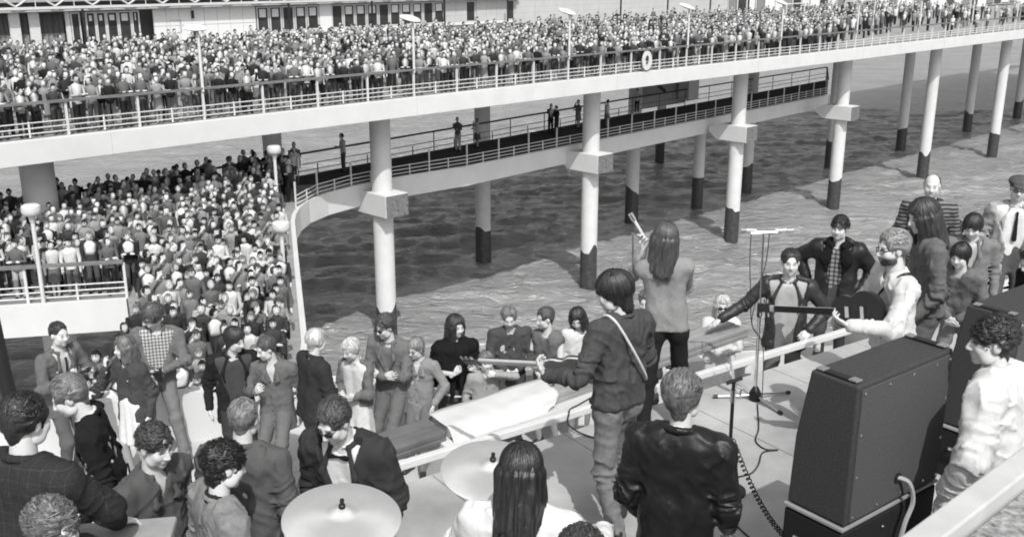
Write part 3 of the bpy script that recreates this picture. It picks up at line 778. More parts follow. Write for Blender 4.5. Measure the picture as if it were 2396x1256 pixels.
        if ll and ca < .75:
            x, y = pts[-1][0], pts[-1][1]; z0 = pts[-1][2]; l_ = ll * (0.8 + .4 * rng.random())
            for j in range(1, 6): pts.append(np.array([x * (1.02 + .05 * j / 5) + .008 * math.sin(j * 1.4 + i), y * 1.02 - .02 * j / 5 + .006 * math.sin(j + i), z0 - (l_ + z0) * j / 5 - .01]))
        n = len(pts); wd = .0022 + .0028 * rng.random(); k0 = sum(len(v) for v in rv); L_ = []
        for j, p in enumerate(pts):
            d = nrm(pts[min(j + 1, n - 1)] - pts[max(j - 1, 0)]); out = nrm(p - np.array([0, -.02, min(p[2], .03)])); sd = nrm(np.cross(d, out)); w_ = wd * (1 - .8 * (j / (n - 1)) ** 2)
            L_ += [p - sd * w_, p + out * .0022, p + sd * w_]
        rv.append(np.array(L_)); rc.append(np.full(3 * n, np.clip(hg * (.6 + 1.3 * rng.random()), .004, 1)))
        for j in range(n - 1):
            b = k0 + 3 * j; rf += [(b, b + 1, b + 4, b + 3), (b + 1, b + 2, b + 5, b + 4)]
    if rv: parts.append((np.concatenate(rv), np.array(rf), np.concatenate(rc)))
    return parts
def make_hand(W, d, n, side, curl=.5, h=.006, sc=1.0, spread=.16, thumb=.7):
    """W wrist, d pointing direction, n palm normal, side: +1 if thumb lies towards cross(d, n)"""
    d = nrm(d); n = np.array(n, float); n = nrm(n - d * (n @ d)); sd = np.cross(d, n) * side; f = SDF()
    f.cap(W - d * .05 * sc, W + d * .01 * sc, .026 * sc, .025 * sc, .02, flat=n, q=.75)
    f.cap(W + d * .03 * sc + sd * .012 * sc, W + d * .065 * sc + sd * .012 * sc, .024 * sc, .022 * sc, .015, flat=n, q=.6)
    f.cap(W + d * .03 * sc - sd * .012 * sc, W + d * .062 * sc - sd * .014 * sc, .023 * sc, .021 * sc, .015, flat=n, q=.6)
    for i, (o, L) in enumerate(((.030, .070), (.011, .080), (-.009, .074), (-.027, .058))):
        K = W + d * (.080 - .006 * abs(i - 1)) * sc + sd * o * sc; a = curl * (0.75 + .12 * i); q = K; dd = nrm(d + sd * spread * (1.5 - i) * .6)
        ax_ = np.cross(dd, n)
        for k, fr in enumerate((.45, .30, .25)):
            M = rot_axis(ax_, a * (0.8 if k == 0 else 1.0)); dd = nrm(M @ dd); e = q + dd * L * fr * sc; r = (.0092 - .0009 * k) * sc; f.cap(q, e, r, r * .92, .004); q = e
    b = W + d * .018 * sc + sd * .020 * sc; t1 = b + nrm(d * .75 + sd * .8 * thumb + n * .25) * .042 * sc; t2 = t1 + nrm(d * .95 + sd * .35 * thumb + n * .3 * curl) * .032 * sc; t3 = t2 + nrm(d * .95 + sd * .1 + n * .5 * curl) * .024 * sc
    f.cap(b, t1, .014 * sc, .0115 * sc, .01).cap(t1, t2, .0105 * sc, .0095 * sc, .005).cap(t2, t3, .0095 * sc, .008 * sc, .004)
    return f.mesh(h)

ARMS = {  # wrist offset from the shoulder (outward, forward, up), elbow pole, hand direction, palm normal (same axes), curl
    'down': ((.07, .02, -.52), (.3, -1, 0), (0, .15, -1), (-1, 0, 0), .5),
    'downf': ((.03, .16, -.48), (.3, -1, 0), (-.05, .35, -1), (-1, .1, 0), .5),
    'pocket': ((.05, .03, -.42), (.8, -1, 0), (-.2, .3, -1), (-1, 0, 0), .7),
    'cross': ((-.22, .20, -.26), (.8, .1, -1), (-1, .1, .15), (0, -1, 0), .4),
    'fold': ((-.16, .22, -.30), (.7, -.1, -1), (-1, .25, .0), (0, -1, .2), .6),
    'chest': ((-.10, .24, -.18), (.6, -.1, -1), (-.6, .4, .6), (-.3, -1, 0), .8),
    'face': ((-.13, .18, .10), (.5, .2, -1), (-.2, -.1, 1), (-.4, -1, 0), .8),
    'reach': ((.12, .40, -.22), (.6, -.2, -1), (0, 1, -.2), (0, 0, -1), .35),
    'hip': ((.02, .10, -.40), (1, -.6, 0), (-.4, .6, -.6), (-.5, -.2, -1), .6),
    'clasp': ((-.15, .19, -.40), (.9, -.3, 0), (-.6, .4, -.6), (-.4, -1, 0), .7),
}
def person(label, px, py, face, zf=None, D=None, H=1.75, lean=0, tilt=0, twist=0, head=(0, 0, 0), ra='down', la='down', feet=((.10, .02), (.10, -.04)), drop=0.0,
           top=None, shirt=None, legs=('cloth', .06), skirt=None, hair=('short', .04), skin=.55, build=1.0, shoes=.03, glasses=0, moust=False, beard=0, tie=0, female=False,
           seed=0, group=None, hide_legs=False, fat=1.0, sleeves='long', poncho=None, cap=None, strap=None, fold=1.0, headsc=1.0, collar=None, bow=0):
    s = H / 1.75; sw = (.168 if female else .204) * build; headsc = headsc * .95
    ax = nrm((math.sin(R(tilt)), math.sin(R(lean)), math.cos(R(lean)) * math.cos(R(tilt))))
    P0 = np.array([0, 0, .93 - drop]); rgt = nrm(rot_axis((0, 0, 1), -R(twist)) @ np.array([1., 0, 0])); rgt = nrm(rgt - ax * (rgt @ ax)); fwd = np.cross(ax, rgt)
    Nk = P0 + ax * .53; HM = rot_axis((0, 0, 1), -R(head[0] + twist)) @ rot_axis((1, 0, 0), -R(head[1])) @ rot_axis((0, 1, 0), R(head[2]))
    hr, hf, hu = HM[:, 0], HM[:, 1], HM[:, 2]
    Hc = Nk + ax * .045 + hu * .122 + hf * .030; Ht = Hc + hu * .125
    Sh = {1: P0 + ax * .462 + rgt * sw * .97, -1: P0 + ax * .462 - rgt * sw * .97}
    # place: the top of the head lies on the photograph's ray
    d = ray(px, py)
    if D is None: z_t = zf + Ht[2] * s; t_ = (z_t - CZ) / d[2]
    else: t_ = D / d[1]
    W = np.array([0, 0, CZ]) + d * t_; zfl = W[2] - Ht[2] * s
    fa = R(face); rz = fa - math.pi    # local +Y faces the camera (-Y) for face = 0, +X for 90
    rz = math.atan2(-math.sin(fa), -math.cos(fa)) if False else (math.pi + fa)
    c_, s_ = math.cos(rz), math.sin(rz)
    loc = (W[0] - s * (Ht[0] * c_ - Ht[1] * s_), W[1] - s * (Ht[0] * s_ + Ht[1] * c_), zfl)
    dist = float(np.linalg.norm(W - np.array([0, 0, CZ])))
    hc = max(.0092, .00150 * dist) / s; hh = max(.0054, .00108 * dist) / s
    wr = lambda v, sd: rgt * v[0] * sd + fwd * v[1] + ax * v[2]
    arms = {}
    for sd, spec in ((1, ra), (-1, la)):
        if spec is None: continue
        sp = ARMS[spec] if isinstance(spec, str) else spec
        T = Sh[sd] + wr(sp[0], sd); El, T = ik(Sh[sd], T, .29, .265, wr(sp[1], sd)); arms[sd] = (El, T, nrm(wr(sp[2], sd)), nrm(wr(sp[3], sd)), sp[4])
    hips = {1: P0 + np.array([.085, 0, -.02]), -1: P0 + np.array([-.085, 0, -.02])}; lg = {}
    for sd, ft in ((1, feet[0]), (-1, feet[1])):
        A = np.array([ft[0] * sd, ft[1], .085 + (ft[2] if len(ft) > 2 else 0)]); K, A = ik(hips[sd], A, .42, .43, (0.12 * sd, 1, 0)); lg[sd] = (K, A)
    root = None
    # ---- body: head, neck, trunk, arms, hands in one skin
    hm = head_field(fat); Vh, Fh = hm.mesh(hh); Ch = head_colors(Vh, skin, hair[1] if not beard else .03, moust, beard)
    toW = lambda V: Hc + (V * headsc) @ HM.T
    parts = [(toW(Vh), Fh, Ch)]
    b = SDF(); b.cap(Nk - ax * .05, Hc - hu * .06 - hf * .02, .058 * build, .050 * build, .02)
    b.cap(Sh[1] - rgt * .03 - ax * .012, Sh[-1] + rgt * .03 - ax * .012, .052, None, .04)
    for sd in (1, -1): b.cap(P0 + ax * .40 + rgt * .07 * sd, P0 + ax * .05 + rgt * .055 * sd, .095 * build, .085 * build, .05, flat=fwd, q=.75)
    bare = sleeves != 'long'
    for sd, (El, T, hd, pn, cu) in arms.items():
        b.cap(Sh[sd] - ax * .015, El, .046 * build, .037 * build, .03).cap(El, T, .037 * build, .026, .02)
    Vb, Fb = b.mesh(.019 if not bare else min(hc, .012)); parts.append((Vb, Fb, np.full(len(Vb), skin)))
    for sd, (El, T, hd, pn, cu) in arms.items():
        Vn, Fn = make_hand(T, hd, pn, sd, cu, h=max(.0060, .00105 * dist), sc=1.0 * (0.92 if female else 1.03)); parts.append((Vn, Fn, np.full(len(Vn), skin * 1.02)))
    V, Fq, C = join_parts(parts)
    root = link('person', mk_mesh('person', V * s, Fq, True, C), skin_m, None, loc, rz); tag(root, label, 'person', group)
    add = lambda nm, VF, m_, C_=None: link(nm, mk_mesh(nm, VF[0] * s, VF[1], True, C_), m_, root)
    # ---- hair
    if hair[0] != 'none':
        hp = [(toW(v), f_, c2) for v, f_, c2 in make_hair(hair[0], hair[1], max(.0068, .00125 * dist), seed + 3, hair[2] if len(hair) > 2 else None)]
        V, Fq, C = join_parts(hp); add('hair', (V, Fq), hair_m, C)
    # ---- clothing
    def limb_coord(Q, segs):
        best = np.full(len(Q), 9.); al = np.zeros(len(Q)); tot = 0.
        for a_, b_ in segs:
            ab = b_ - a_; L_ = np.linalg.norm(ab); t_ = np.clip(((Q - a_) @ ab) / (L_ * L_), 0, 1); d_ = np.linalg.norm(Q - a_ - t_[:, None] * ab, axis=1)
            m_ = d_ < best; best = np.where(m_, d_, best); al = np.where(m_, tot + t_ * L_, al); tot += L_
        return best, al
    def folds(amp, fr, sd_=seed, mode='torso'):
        def fn(Q):
            n1 = vnoise(Q * np.array([fr, fr, fr * .32]) + sd_ * 3.7 + .35 * vnoise(Q * 7 + sd_)[:, None] * 4)
            n2 = vnoise((Q @ np.array([[.8, .1, .6], [.0, 1, 0], [-.6, .1, .8]])) * np.array([fr * .5, fr * .7, fr * 1.3]) + sd_ * 1.3)
            rd = lambda n: (1 - np.abs(n)) ** 3
            out = -amp * (1.5 * rd(n1) - .55) * .8 - amp * (1.3 * rd(n2) - .45) * .6
            if mode == 'torso':
                for sd2, (El_, T_, *_r) in arms.items():
                    dd, al = limb_coord(Q, [(Sh[sd2], El_), (El_, T_)]); wgt = np.clip((.105 - dd) / .03, 0, 1) * np.clip((al - .07) / .08, 0, 1)
                    near = np.exp(-((al - .29) / .12) ** 2) * .9 + .35
                    rn = vnoise(np.stack([al * 34 + 2.2 * vnoise(Q * 9 + sd_), Q[:, 0] * 7 + sd_, Q[:, 1] * 7 + Q[:, 2] * 3], -1))
                    out = out * (1 - wgt) - wgt * amp * near * (1.9 * rd(rn) - .6)
            else:
                for sd2, (K_, A_) in lg.items():
                    dd, al = limb_coord(Q, [(hips[sd2], K_), (K_, A_)]); wgt = np.clip((.12 - dd) / .03, 0, 1) * np.clip((al - .08) / .1, 0, 1)
                    near = np.exp(-((al - .42) / .12) ** 2) * .9 + np.exp(-((al - .82) / .10) ** 2) * .9 + .3
                    rn = vnoise(np.stack([al * 26 + 2.0 * vnoise(Q * 8 + sd_), Q[:, 0] * 6 + sd_, Q[:, 1] * 6], -1))
                    out = out * (1 - wgt) - wgt * amp * near * (1.9 * rd(rn) - .6)
            return out
        return fn
    if top:
        kind, g = top['m'], top['g']; ln = top.get('len', .12); off = top.get('off', 0.0); f = SDF(); w_ = build
        f.cap(Sh[1] - rgt * .02, Sh[-1] + rgt * .02, .056 + off, None, .04, flat=fwd, q=.95)
        for sd in (1, -1): f.cap(Nk - ax * .035 + rgt * .035 * sd, Sh[sd] + ax * .012, .040 + off, .046 + off, .04)
        f.cap(P0 + ax * .47 + rgt * .07, P0 + ax * .47 - rgt * .07, .085 + off, None, .05, flat=fwd, q=.9)
        bust = .012 if female else 0
        for sd in (1, -1):
            f.cap(P0 + ax * .40 + rgt * .085 * sd * w_ + fwd * bust, P0 + ax * .13 + rgt * .07 * sd * w_, .112 * w_ + off, (.094 if female else .102) * w_ + off, .06, flat=fwd, q=.80)
            f.cap(P0 + ax * .13 + rgt * .07 * sd * w_, P0 - ax * .0 - np.array([0, 0, max(ln - .02, 0)]) + rgt * .078 * sd * w_, .102 * w_ + off, (.122 + top.get('flare', .0)) * w_ + off, .06, flat=fwd, q=.90)
        if fat > 1.08: f.ell(P0 + ax * .16 + fwd * .07, (.15, .11, .17), .06)
        if sleeves == 'long' or sleeves == 'half':
            for sd, (El, T, hd, pn, cu) in arms.items():
                tw = .056 * w_ + off; f.cap(Sh[sd], El, tw + .004, .053 * w_ + off, .045)
                if sleeves == 'long': 
                    T2 = El + (T - El) * top.get('cuff', .95); f.cap(El, T2, .053 * w_ + off, .041 + off * .6, .03)
        cut = None; V_ = []
        op = top.get('open', 0)
        zc0 = P0 - np.array([0, 0, ln])
        neck = Nk + fwd * .01; 
        def cut(Q):
            x = (Q - P0) @ rgt; y = (Q - P0) @ fwd; z = (Q - P0) @ ax
            r = np.hypot((Q - neck) @ rgt, ((Q - neck) @ fwd) * .95); zz = (Q - neck) @ ax
            dn = np.minimum(.068 - r + .0 * zz, zz + .045); dn = np.minimum(.070 - r, zz + .06)       # neck hole
            o = dn
            if op:
                vz = top.get('vz', .12); hw = np.clip((z - vz) * top.get('vk', .30), 0, .11) + (op if op < 1 else 0)
                hw = np.where(z < vz, (op if op < 1 else 0) * 1.0 - .0, hw)
                dv = np.minimum(hw - np.abs(x - top.get('vx', 0)), y - .03); o = np.maximum(o, dv)
            return np.maximum(o, -((Q - zc0)[:, 2]) ) if ln < .5 else np.maximum(o, -((Q - zc0)[:, 2]))
        am = {'leather': .009, 'knit': .009, 'tweed': .009, 'denim': .014, 'fur': .014}.get(kind, .013) * fold
        VF = f.mesh(hc, folds(am, 15), cut); nm = top.get('name', 'jacket'); jo = add(nm, VF, cloth(kind, g))
        # collar and lapels
        cl = top.get('collar', collar or 'lapel')
        if cl != 'none':
            k = SDF(); cr = {'lapel': .015, 'fur': .042, 'shirt': .012, 'stand': .017, 'roll': .022}[cl]; rad = .078 + (.02 if cl == 'fur' else 0)
            arc = [neck + rgt * rad * math.sin(a) - fwd * rad * math.cos(a) * .95 + ax * (.020 + (.012 if cl == 'stand' else 0) - .035 * (1 - math.cos(a)) / 2) for a in np.linspace(-R(135), R(135), 11)]
            for a, b_ in zip(arc[:-1], arc[1:]): k.cap(a, b_, cr, None, .012)
            if cl in ('lapel', 'fur') and op:
                vz = top.get('vz', .12)
                for sd, e in ((1, arc[-1]), (-1, arc[0])):
                    ow = op if op < 1 else 0; tip = P0 + ax * max(vz, .2) + rgt * (.02 + ow) * sd + fwd * (.105 + off - ow * .35); mid = P0 + ax * .36 + rgt * (.085 + ow * .5) * sd + fwd * (.105 + off - ow * .2)
                    k.cap(e, mid, cr, cr * 1.4, .012, flat=fwd, q=.5).cap(mid, tip, cr * 1.4, .006, .012, flat=fwd, q=.45)
            elif cl == 'shirt':
                for sd, e in ((1, arc[-1]), (-1, arc[0])): k.cap(e, P0 + ax * .45 + rgt * .045 * sd + fwd * .10, cr, .006, .01, flat=fwd, q=.5)
            add('collar', k.mesh(min(hc, .010), (lambda Q: -.010 * vnoise(Q * 60)) if cl == 'fur' else None), cloth('fur' if cl == 'fur' else kind, top.get('cg', g * (1.0 if cl != 'fur' else .6))))
        if top.get('stitch'):       # pale seam across the shoulders of a denim jacket
            k = SDF(); 
            for sd in (1, -1): k.cap(P0 + ax * .40 - fwd * .10, P0 + ax * .425 - fwd * .075 + rgt * .14 * sd, .006, None, .004)
        if top.get('buttons'):
            nb = top['buttons']
            for i in range(nb):
                p = P0 + ax * (.34 - .34 * i / max(nb - 1, 1)) + fwd * (.098 + off) + rgt * top.get('bx', .012)
                add('button', SDF().ell(p, (.011, .006, .011), .004).mesh(.006), cloth('cloth', top.get('bg', .6)))
    if shirt:
        kind, g = shirt; f = SDF(); f.cap(Sh[1] - rgt * .03, Sh[-1] + rgt * .03, .058, None, .04, flat=fwd, q=.9)
        for sd in (1, -1): f.cap(P0 + ax * .40 + rgt * .078 * sd, P0 - ax * .04 + rgt * .07 * sd, .105 * build, .100 * build, .06, flat=fwd, q=.80)
        neck = Nk + fwd * .01
        for a in np.linspace(-R(150), R(150), 13):
            pass
        arc = [neck + rgt * .062 * math.sin(a) - fwd * .060 * math.cos(a) + ax * (.034 - .050 * (1 - math.cos(a)) / 2) for a in np.linspace(-R(160), R(160), 12)]
        for a, b_ in zip(arc[:-1], arc[1:]): f.cap(a, b_, .013, None, .012)
        def cut2(Q):
            r = np.hypot((Q - neck) @ rgt, (Q - neck) @ fwd); return np.minimum(.052 - r, (Q - neck) @ ax + .05)
        add('shirt', f.mesh(max(.013, hc * 1.3), folds(.005, 22, seed + 9), cut2), cloth(kind, g))
    if tie:
        k = SDF(); p0 = P0 + ax * .455 + fwd * .098; k.cap(p0, P0 + ax * .43 + fwd * .103, .014, .011, .006).cap(P0 + ax * .43 + fwd * .103, P0 + ax * .18 + fwd * .108, .012, .026, .006, flat=fwd, q=.4)
        add('tie', k.mesh(.007), cloth('cloth', tie))
    if bow:
        k = SDF(); p0 = P0 + ax * .468 + fwd * .095; k.cap(p0, p0 + rgt * .05, .008, .02, .004, flat=fwd, q=.5).cap(p0, p0 - rgt * .05, .008, .02, .004, flat=fwd, q=.5); add('bow_tie', k.mesh(.007), cloth('cloth', bow))
    if poncho:
        f = SDF(); g = poncho
        for a in np.linspace(0, 2 * math.pi, 18, endpoint=False):
            u_ = rgt * math.sin(a); v_ = fwd * math.cos(a); e1 = Nk + u_ * .225 + v_ * .14 - ax * .085; e2 = Nk + u_ * .335 + v_ * .23 - ax * (.50 + .08 * math.cos(2 * a))
            f.cap(Nk + u_ * .08 + v_ * .06 - ax * .02, e1, .030, .036, .05).cap(e1, e2, .036, .028, .05)
        f.cap(P0 + ax * .4, P0 + ax * .1, .16, .2, .05, flat=fwd, q=.8)
        def cutp(Q): r = np.hypot((Q - Nk) @ rgt, (Q - Nk) @ fwd); return np.minimum(.075 - r, (Q - Nk) @ ax + .08)
        add('poncho', f.mesh(hc, folds(.016, 9), cutp), cloth('knit', g))
        k = SDF(); pts = [Nk + rgt * math.sin(a) * .345 + fwd * math.cos(a) * .24 - ax * (.52 + .08 * math.cos(2 * a)) for a in np.linspace(0, 2 * math.pi, 25)]
        for a, b_ in zip(pts[:-1], pts[1:]): k.cap(a, b_, .012, None, .01)
        add('trim', k.mesh(.010), cloth('cloth', .65))
    if skirt:
        kind, g, sl = skirt; f = SDF(); f.cap(P0 + ax * .10 + rgt * .05, P0 + ax * .10 - rgt * .05, .10, None, .05, flat=fwd, q=.85)
        for sd in (1, -1): f.cap(P0 + rgt * .05 * sd, np.array([.075 * sd, .01, P0[2] - sl]), .125, .145, .08, flat=(0, 1, 0), q=.9)
        zb = P0[2] - sl
        add('skirt', f.mesh(hc, lambda Q: -.012 * np.sin(np.arctan2(Q[:, 0], Q[:, 1]) * 9 + seed) * np.clip((P0[2] + .1 - Q[:, 2]) / .4, 0, 1), lambda Q: zb - Q[:, 2]), cloth(kind, g))
        k = SDF()
        if not hide_legs:
            for sd in (1, -1): k.cap(lg[sd][0], lg[sd][1], .055, .036, .02)
            Vl = k.mesh(max(hc, .01)); add('stocking', Vl, cloth('cloth', .34))
    elif legs:
        kind, g = legs; f = SDF(); wl = legs_w = 1.0 * build
        for sd in (1, -1):
            K, A = lg[sd]; f.cap(P0 + rgt * .06 * sd + ax * .08, hips[sd] + np.array([.0, 0, -.03]), .086 * wl, .090 * wl, .05, flat=fwd, q=.88)
            f.cap(hips[sd], K, .088 * wl, .064, .045).cap(K, A + np.array([0, 0, .0]), .064, .052, .03)
        top_z = P0 + ax * .13
        add('trousers', f.mesh(max(hc * 1.45, .012) if not hide_legs else .035, folds(.013 * fold, 13, seed + 5, 'legs'), lambda Q: np.maximum((Q - top_z) @ ax, .035 - Q[:, 2])), cloth(kind, g))
    if shoes is not None and not hide_legs:
        for sd in (1, -1):
            K, A = lg[sd]; fd = nrm((.25 * sd, 1, 0)); zz = A[2] - .085
            k = SDF().cap((A[0], A[1] - .03, zz + .045), A * [1, 1, 0] + fd * .15 + [0, 0, zz + .035], .043, .035, .02).cap(A * [1, 1, 0] + [0, -.02, zz + .06], A * [1, 1, 0] + [0, -.01, zz + .11], .045, .042, .02)
            add('shoe', k.mesh(max(hc, .009), None, lambda Q: zz - Q[:, 2] + .002), cloth('leather', shoes))
    if glasses:
        k = SDF(); P = lambda x, y, z: toW(np.array([[x, y, z]]))[0]
        if glasses == 1:
            for sd in (1, -1):
                c0 = [P(sd * (.032 + .021 * math.cos(a)), .103 - .010 * abs(math.cos(a)) , .004 + .016 * math.sin(a)) for a in np.linspace(0, 2 * math.pi, 11)]
                for a, b_ in zip(c0[:-1], c0[1:]): k.cap(a, b_, .0036, None, .002)
        else:
            for sd in (1, -1): k.cap(P(sd * .022, .103, .003), P(sd * .042, .096, .003), .0165, None, .003, flat=hf, q=.4)
        k.cap(P(-.012, .107, .006), P(.012, .107, .006), .0035, None, .002)
        for sd in (1, -1): k.cap(P(sd * .052, .09, .008), P(sd * .076, .0, .008), .0035, None, .002)
        add('glasses', k.mesh(.0045), cloth('leather', .012))
    if cap:
        k = SDF(); P = lambda x, y, z: toW(np.array([[x, y, z]]))[0]; k.ell(P(0, -.01, .085), (.105, .12, .06), .02, rot=HM).cap(P(-.05, .10, .06), P(.05, .10, .06), .016, None, .02)
        k.cap(P(0, .05, .065), P(0, .115, .055), .04, .035, .02, flat=hu, q=.4); add('flat_cap', k.mesh(.010), cloth('tweed', cap))
    M = Matrix.Translation(loc) @ Matrix.Rotation(rz, 4, 'Z') @ Matrix.Scale(s, 4)
    info = dict(M=M, P0=P0, ax=ax, rgt=rgt, fwd=fwd, Nk=Nk, Sh=Sh, arms=arms, Hc=Hc, HM=HM, s=s, loc=loc, zf=zfl, dist=dist, root=root)
    info['w'] = lambda p: np.array(M @ Vector(p))
    return info
# ================================================================== the people one can tell apart
def T(m, g, **k): return dict(m=m, g=g, **k)
PP = {}
# --- audience row on the paving, left to right
PP['cameraman'] = person('man in grey suit and tie holding a camera at his chest, by the sea', 137, 755, 62, zf=AU, H=1.78, head=(0, 6, 0), lean=3,
    ra='chest', la=((-.06, .30, -.20), (.6, 0, -1), (-.4, .6, .5), (-.3, -1, 0), .8), top=T('cloth', .085, len=.16, open=1, vz=.16, buttons=0), shirt=('cloth', .62), tie=.03, legs=('cloth', .075), hair=('short', .022), hide_legs=True, seed=1)
PP['hand_girl'] = person('young woman in dark jacket and white skirt raising a hand to her face', 285, 788, -25, zf=AU, H=1.64, female=True, head=(20, 4, 0), ra=((-.02, .20, .04), (.5, .2, -1), (.1, -.1, 1), (-.4, -1, 0), .7),
    la='down', top=T('cloth', .042, len=.16, collar='shirt', buttons=2, bg=.6, bx=-.05), skirt=('cloth', .70, .42), hair=('bob', .10), shoes=.02, seed=2)
PP['denim_tall'] = person('tall curly man in denim leaning back in a patterned shirt, holding a black box', 350, 722, 18, zf=AU, H=1.86, lean=-8, tilt=-5, head=(28, 28, -6), feet=((.12, .34), (.22, .30)), drop=.07,
    ra=((-.10, .22, -.32), (.9, -.2, -.4), (-.7, .5, -.2), (0, -.6, .8), .7), la=((-.14, .22, -.34), (1, -.3, -.2), (-.7, .6, -.1), (0, -.5, .8), .7), top=T('denim', .10, len=.05, open=.055, vz=.12, collar='shirt', stitch=0), shirt=('dots', .50), legs=('cloth', .13), hair=('curly', .075, .046), seed=3)
PP['dark_mod'] = person('young man in black coat with fringed dark hair turning to his neighbour', 552, 770, 20, zf=AU, H=1.76, lean=6, head=(-42, 14, 4), feet=((.1, .16), (.12, .05)), ra='down', la='pocket',
    top=T('cloth', .016, len=.22, open=.07, vz=.1, collar='lapel'), shirt=('cloth', .045), legs=('cloth', .035), hair=('mop', .022), seed=4)
PP['grey_suit_lean'] = person('man in plain grey suit leaning close beside the black coat', 612, 792, -12, zf=AU, H=1.72, lean=4, head=(38, 18, 0), feet=((.1, .38), (.14, .30)), drop=.06, ra='chest', la='down',
    top=T('cloth', .095, len=.22, open=1, vz=.3, buttons=3, bg=.05), legs=('cloth', .10), hair=('side', .06), seed=5)
PP['dark_sweater'] = person('white-haired man in dark pullover with folded arms, seen from behind', 742, 768, 128, zf=AU, H=1.76, lean=6, head=(-10, 6, 0), ra='fold', la='fold', top=T('knit', .034, len=.10, collar='stand', off=.006, name='pullover'), shirt=('cloth', .5),
    legs=('cloth', .07), hair=('pixie', .42), build=1.05, seed=6)
PP['blonde_bow'] = person('fair-haired woman in white dress with jacket over her shoulders', 812, 797, -30, zf=AU, H=1.60, female=True, head=(10, 20, 0), ra='fold', la='fold', top=T('cloth', .10, len=-.02, open=.07, vz=.1, collar='none'), shirt=('cloth', .66),
    skirt=('cloth', .66, .50), hair=('pixie', .45, .032), seed=7)
PP['crossed_arms'] = person('man in grey suit and dark glasses with crossed arms leaning on the parapet', 893, 740, -22, zf=AU, H=1.80, lean=2, head=(22, 16, 0), feet=((.10, .34), (.16, .52)), drop=.045, ra='cross', la='cross',
    top=T('cloth', .105, len=.24, open=1, vz=.22, buttons=0), shirt=('cloth', .12), legs=('cloth', .095), hair=('curly', .06, .026), glasses=2, seed=8)
PP['boy_glasses'] = person('boy with straight fringe and spectacles in a pale buttoned coat', 968, 795, -15, zf=AU, H=1.50, head=(20, 14, 0), ra='down', la=((.06, .22, -.42), (.8, -.6, 0), (0, .5, -1), (-1, 0, 0), .5), feet=((.1, .12), (.12, .3)),
    top=T('cloth', .19, len=.26, open=1, vz=.36, buttons=3, bg=.04), shirt=('cloth', .5), legs=('cloth', .11), hair=('mop', .17, .022), glasses=1, seed=9, headsc=1.08)
PP['poncho_lady'] = person('dark-haired woman wrapped in a black poncho with pale trim', 1068, 740, 24, zf=AU, H=1.66, female=True, head=(-12, 4, 0), ra=((-.04, .30, -.22), (.6, -.1, -1), (-.6, .4, .6), (-.3, -1, 0), .8), la=((-.04, .30, -.22), (.6, -.1, -1), (-.6, .4, .6), (-.3, -1, 0), .8), top=None, sleeves='none', poncho=.012, skirt=('cloth', .05, .45), hair=('bob', .022, .042), seed=10)
PP['arm_child'] = person('child in pale buttoned coat shading its eyes with a white sleeve', 1138, 826, 15, zf=AU, H=1.36, head=(0, 4, 0), ra='down', la=((-.10, .20, .10), (1, .5, 0), (-1, .1, .1), (0, -1, -.2), .4),
    top=T('cloth', .30, len=.24, buttons=4, bg=.08, collar='shirt'), legs=('cloth', .12), hair=('pixie', .12), seed=11, headsc=1.12)
PP['coat_youth'] = person('youth with swept fair hair in a dark buttoned coat, hands clasped low', 1190, 724, 8, zf=AU, H=1.66, head=(6, 20, 4), ra='clasp', la='clasp', top=T('cloth', .048, len=.30, buttons=3, bg=.01, collar='shirt', cuff=.8), shirt=('cloth', .55), legs=('cloth', .05), hair=('side', .14, .034), seed=12)
PP['sleeveless_girl'] = person('woman with pinned-back dark hair in a sleeveless grey dress looking left', 1272, 722, -35, zf=AU, H=1.66, female=True, head=(28, 8, 0), ra='clasp', la='fold', sleeves='none', top=T('cloth', .10, len=.05, collar='none', name='dress_top'), skirt=('cloth', .10, .45), hair=('back', .06, .03), seed=13)
PP['white_blouse'] = person('young woman with curly black hair and white blouse behind the guitar neck', 1347, 728, 10, zf=AU, H=1.64, female=True, head=(25, 26, 6), ra='downf', la='downf', top=T('cloth', .70, len=.02, collar='none', name='blouse'), skirt=('cloth', .13, .45), hair=('bob', .022, .036), seed=14)
PP['moustache'] = person('moustached man half hidden behind the singer', 1512, 682, -20, zf=AU, H=1.80, head=(0, 14, 0), moust=True, top=T('cloth', .04, len=.2, open=1, vz=.18), shirt=('cloth', .62), tie=.03, legs=('cloth', .05), hair=('back', .09), hide_legs=True, seed=15)
PP['sunglass_lady'] = person('blonde woman in sunglasses and white dress beyond the wooden handrail', 1692, 693, -5, zf=AU, H=1.66, female=True, head=(0, 4, 0), ra='fold', la='fold', sleeves='half', top=T('cloth', .72, len=.02, collar='none', name='blouse'), skirt=('cloth', .70, .50), hair=('bob', .40, .03), glasses=2, seed=16)
# --- men beside the stage, right
PP['leather_lean'] = person('man in open dark leather jacket and pale shirt resting a hand on the handrail', 1852, 585, -14, zf=T1, H=1.80, head=(-6, 2, 0), ra=((.40, .16, -.33), (.3, -.4, -1), (.9, .2, -.5), (0, 0, -1), .35), la='hip',
    top=T('leather', .030, len=.16, open=.085, vz=.05, vk=.2, collar='lapel', off=.008), shirt=('cloth', .36), legs=('cloth', .10), hair=('side', .03), seed=17)
PP['fur_collar'] = person('dark-haired man in flying jacket with black fur collar and plaid shirt', 1967, 507, -28, zf=T1, H=1.82, head=(6, 2, 0), ra=((.10, -.05, -.38), (1, -.5, 0), (0, .3, -1), (-1, 0, 0), .6), la='pocket', top=T('leather', .016, len=.06, open=.055, vz=.10, vk=.22, collar='fur', off=.022, cg=.008),
    shirt=('plaid', .24), legs=('cloth', .05), hair=('curly', .014, .024), build=1.06, hide_legs=True, seed=18)
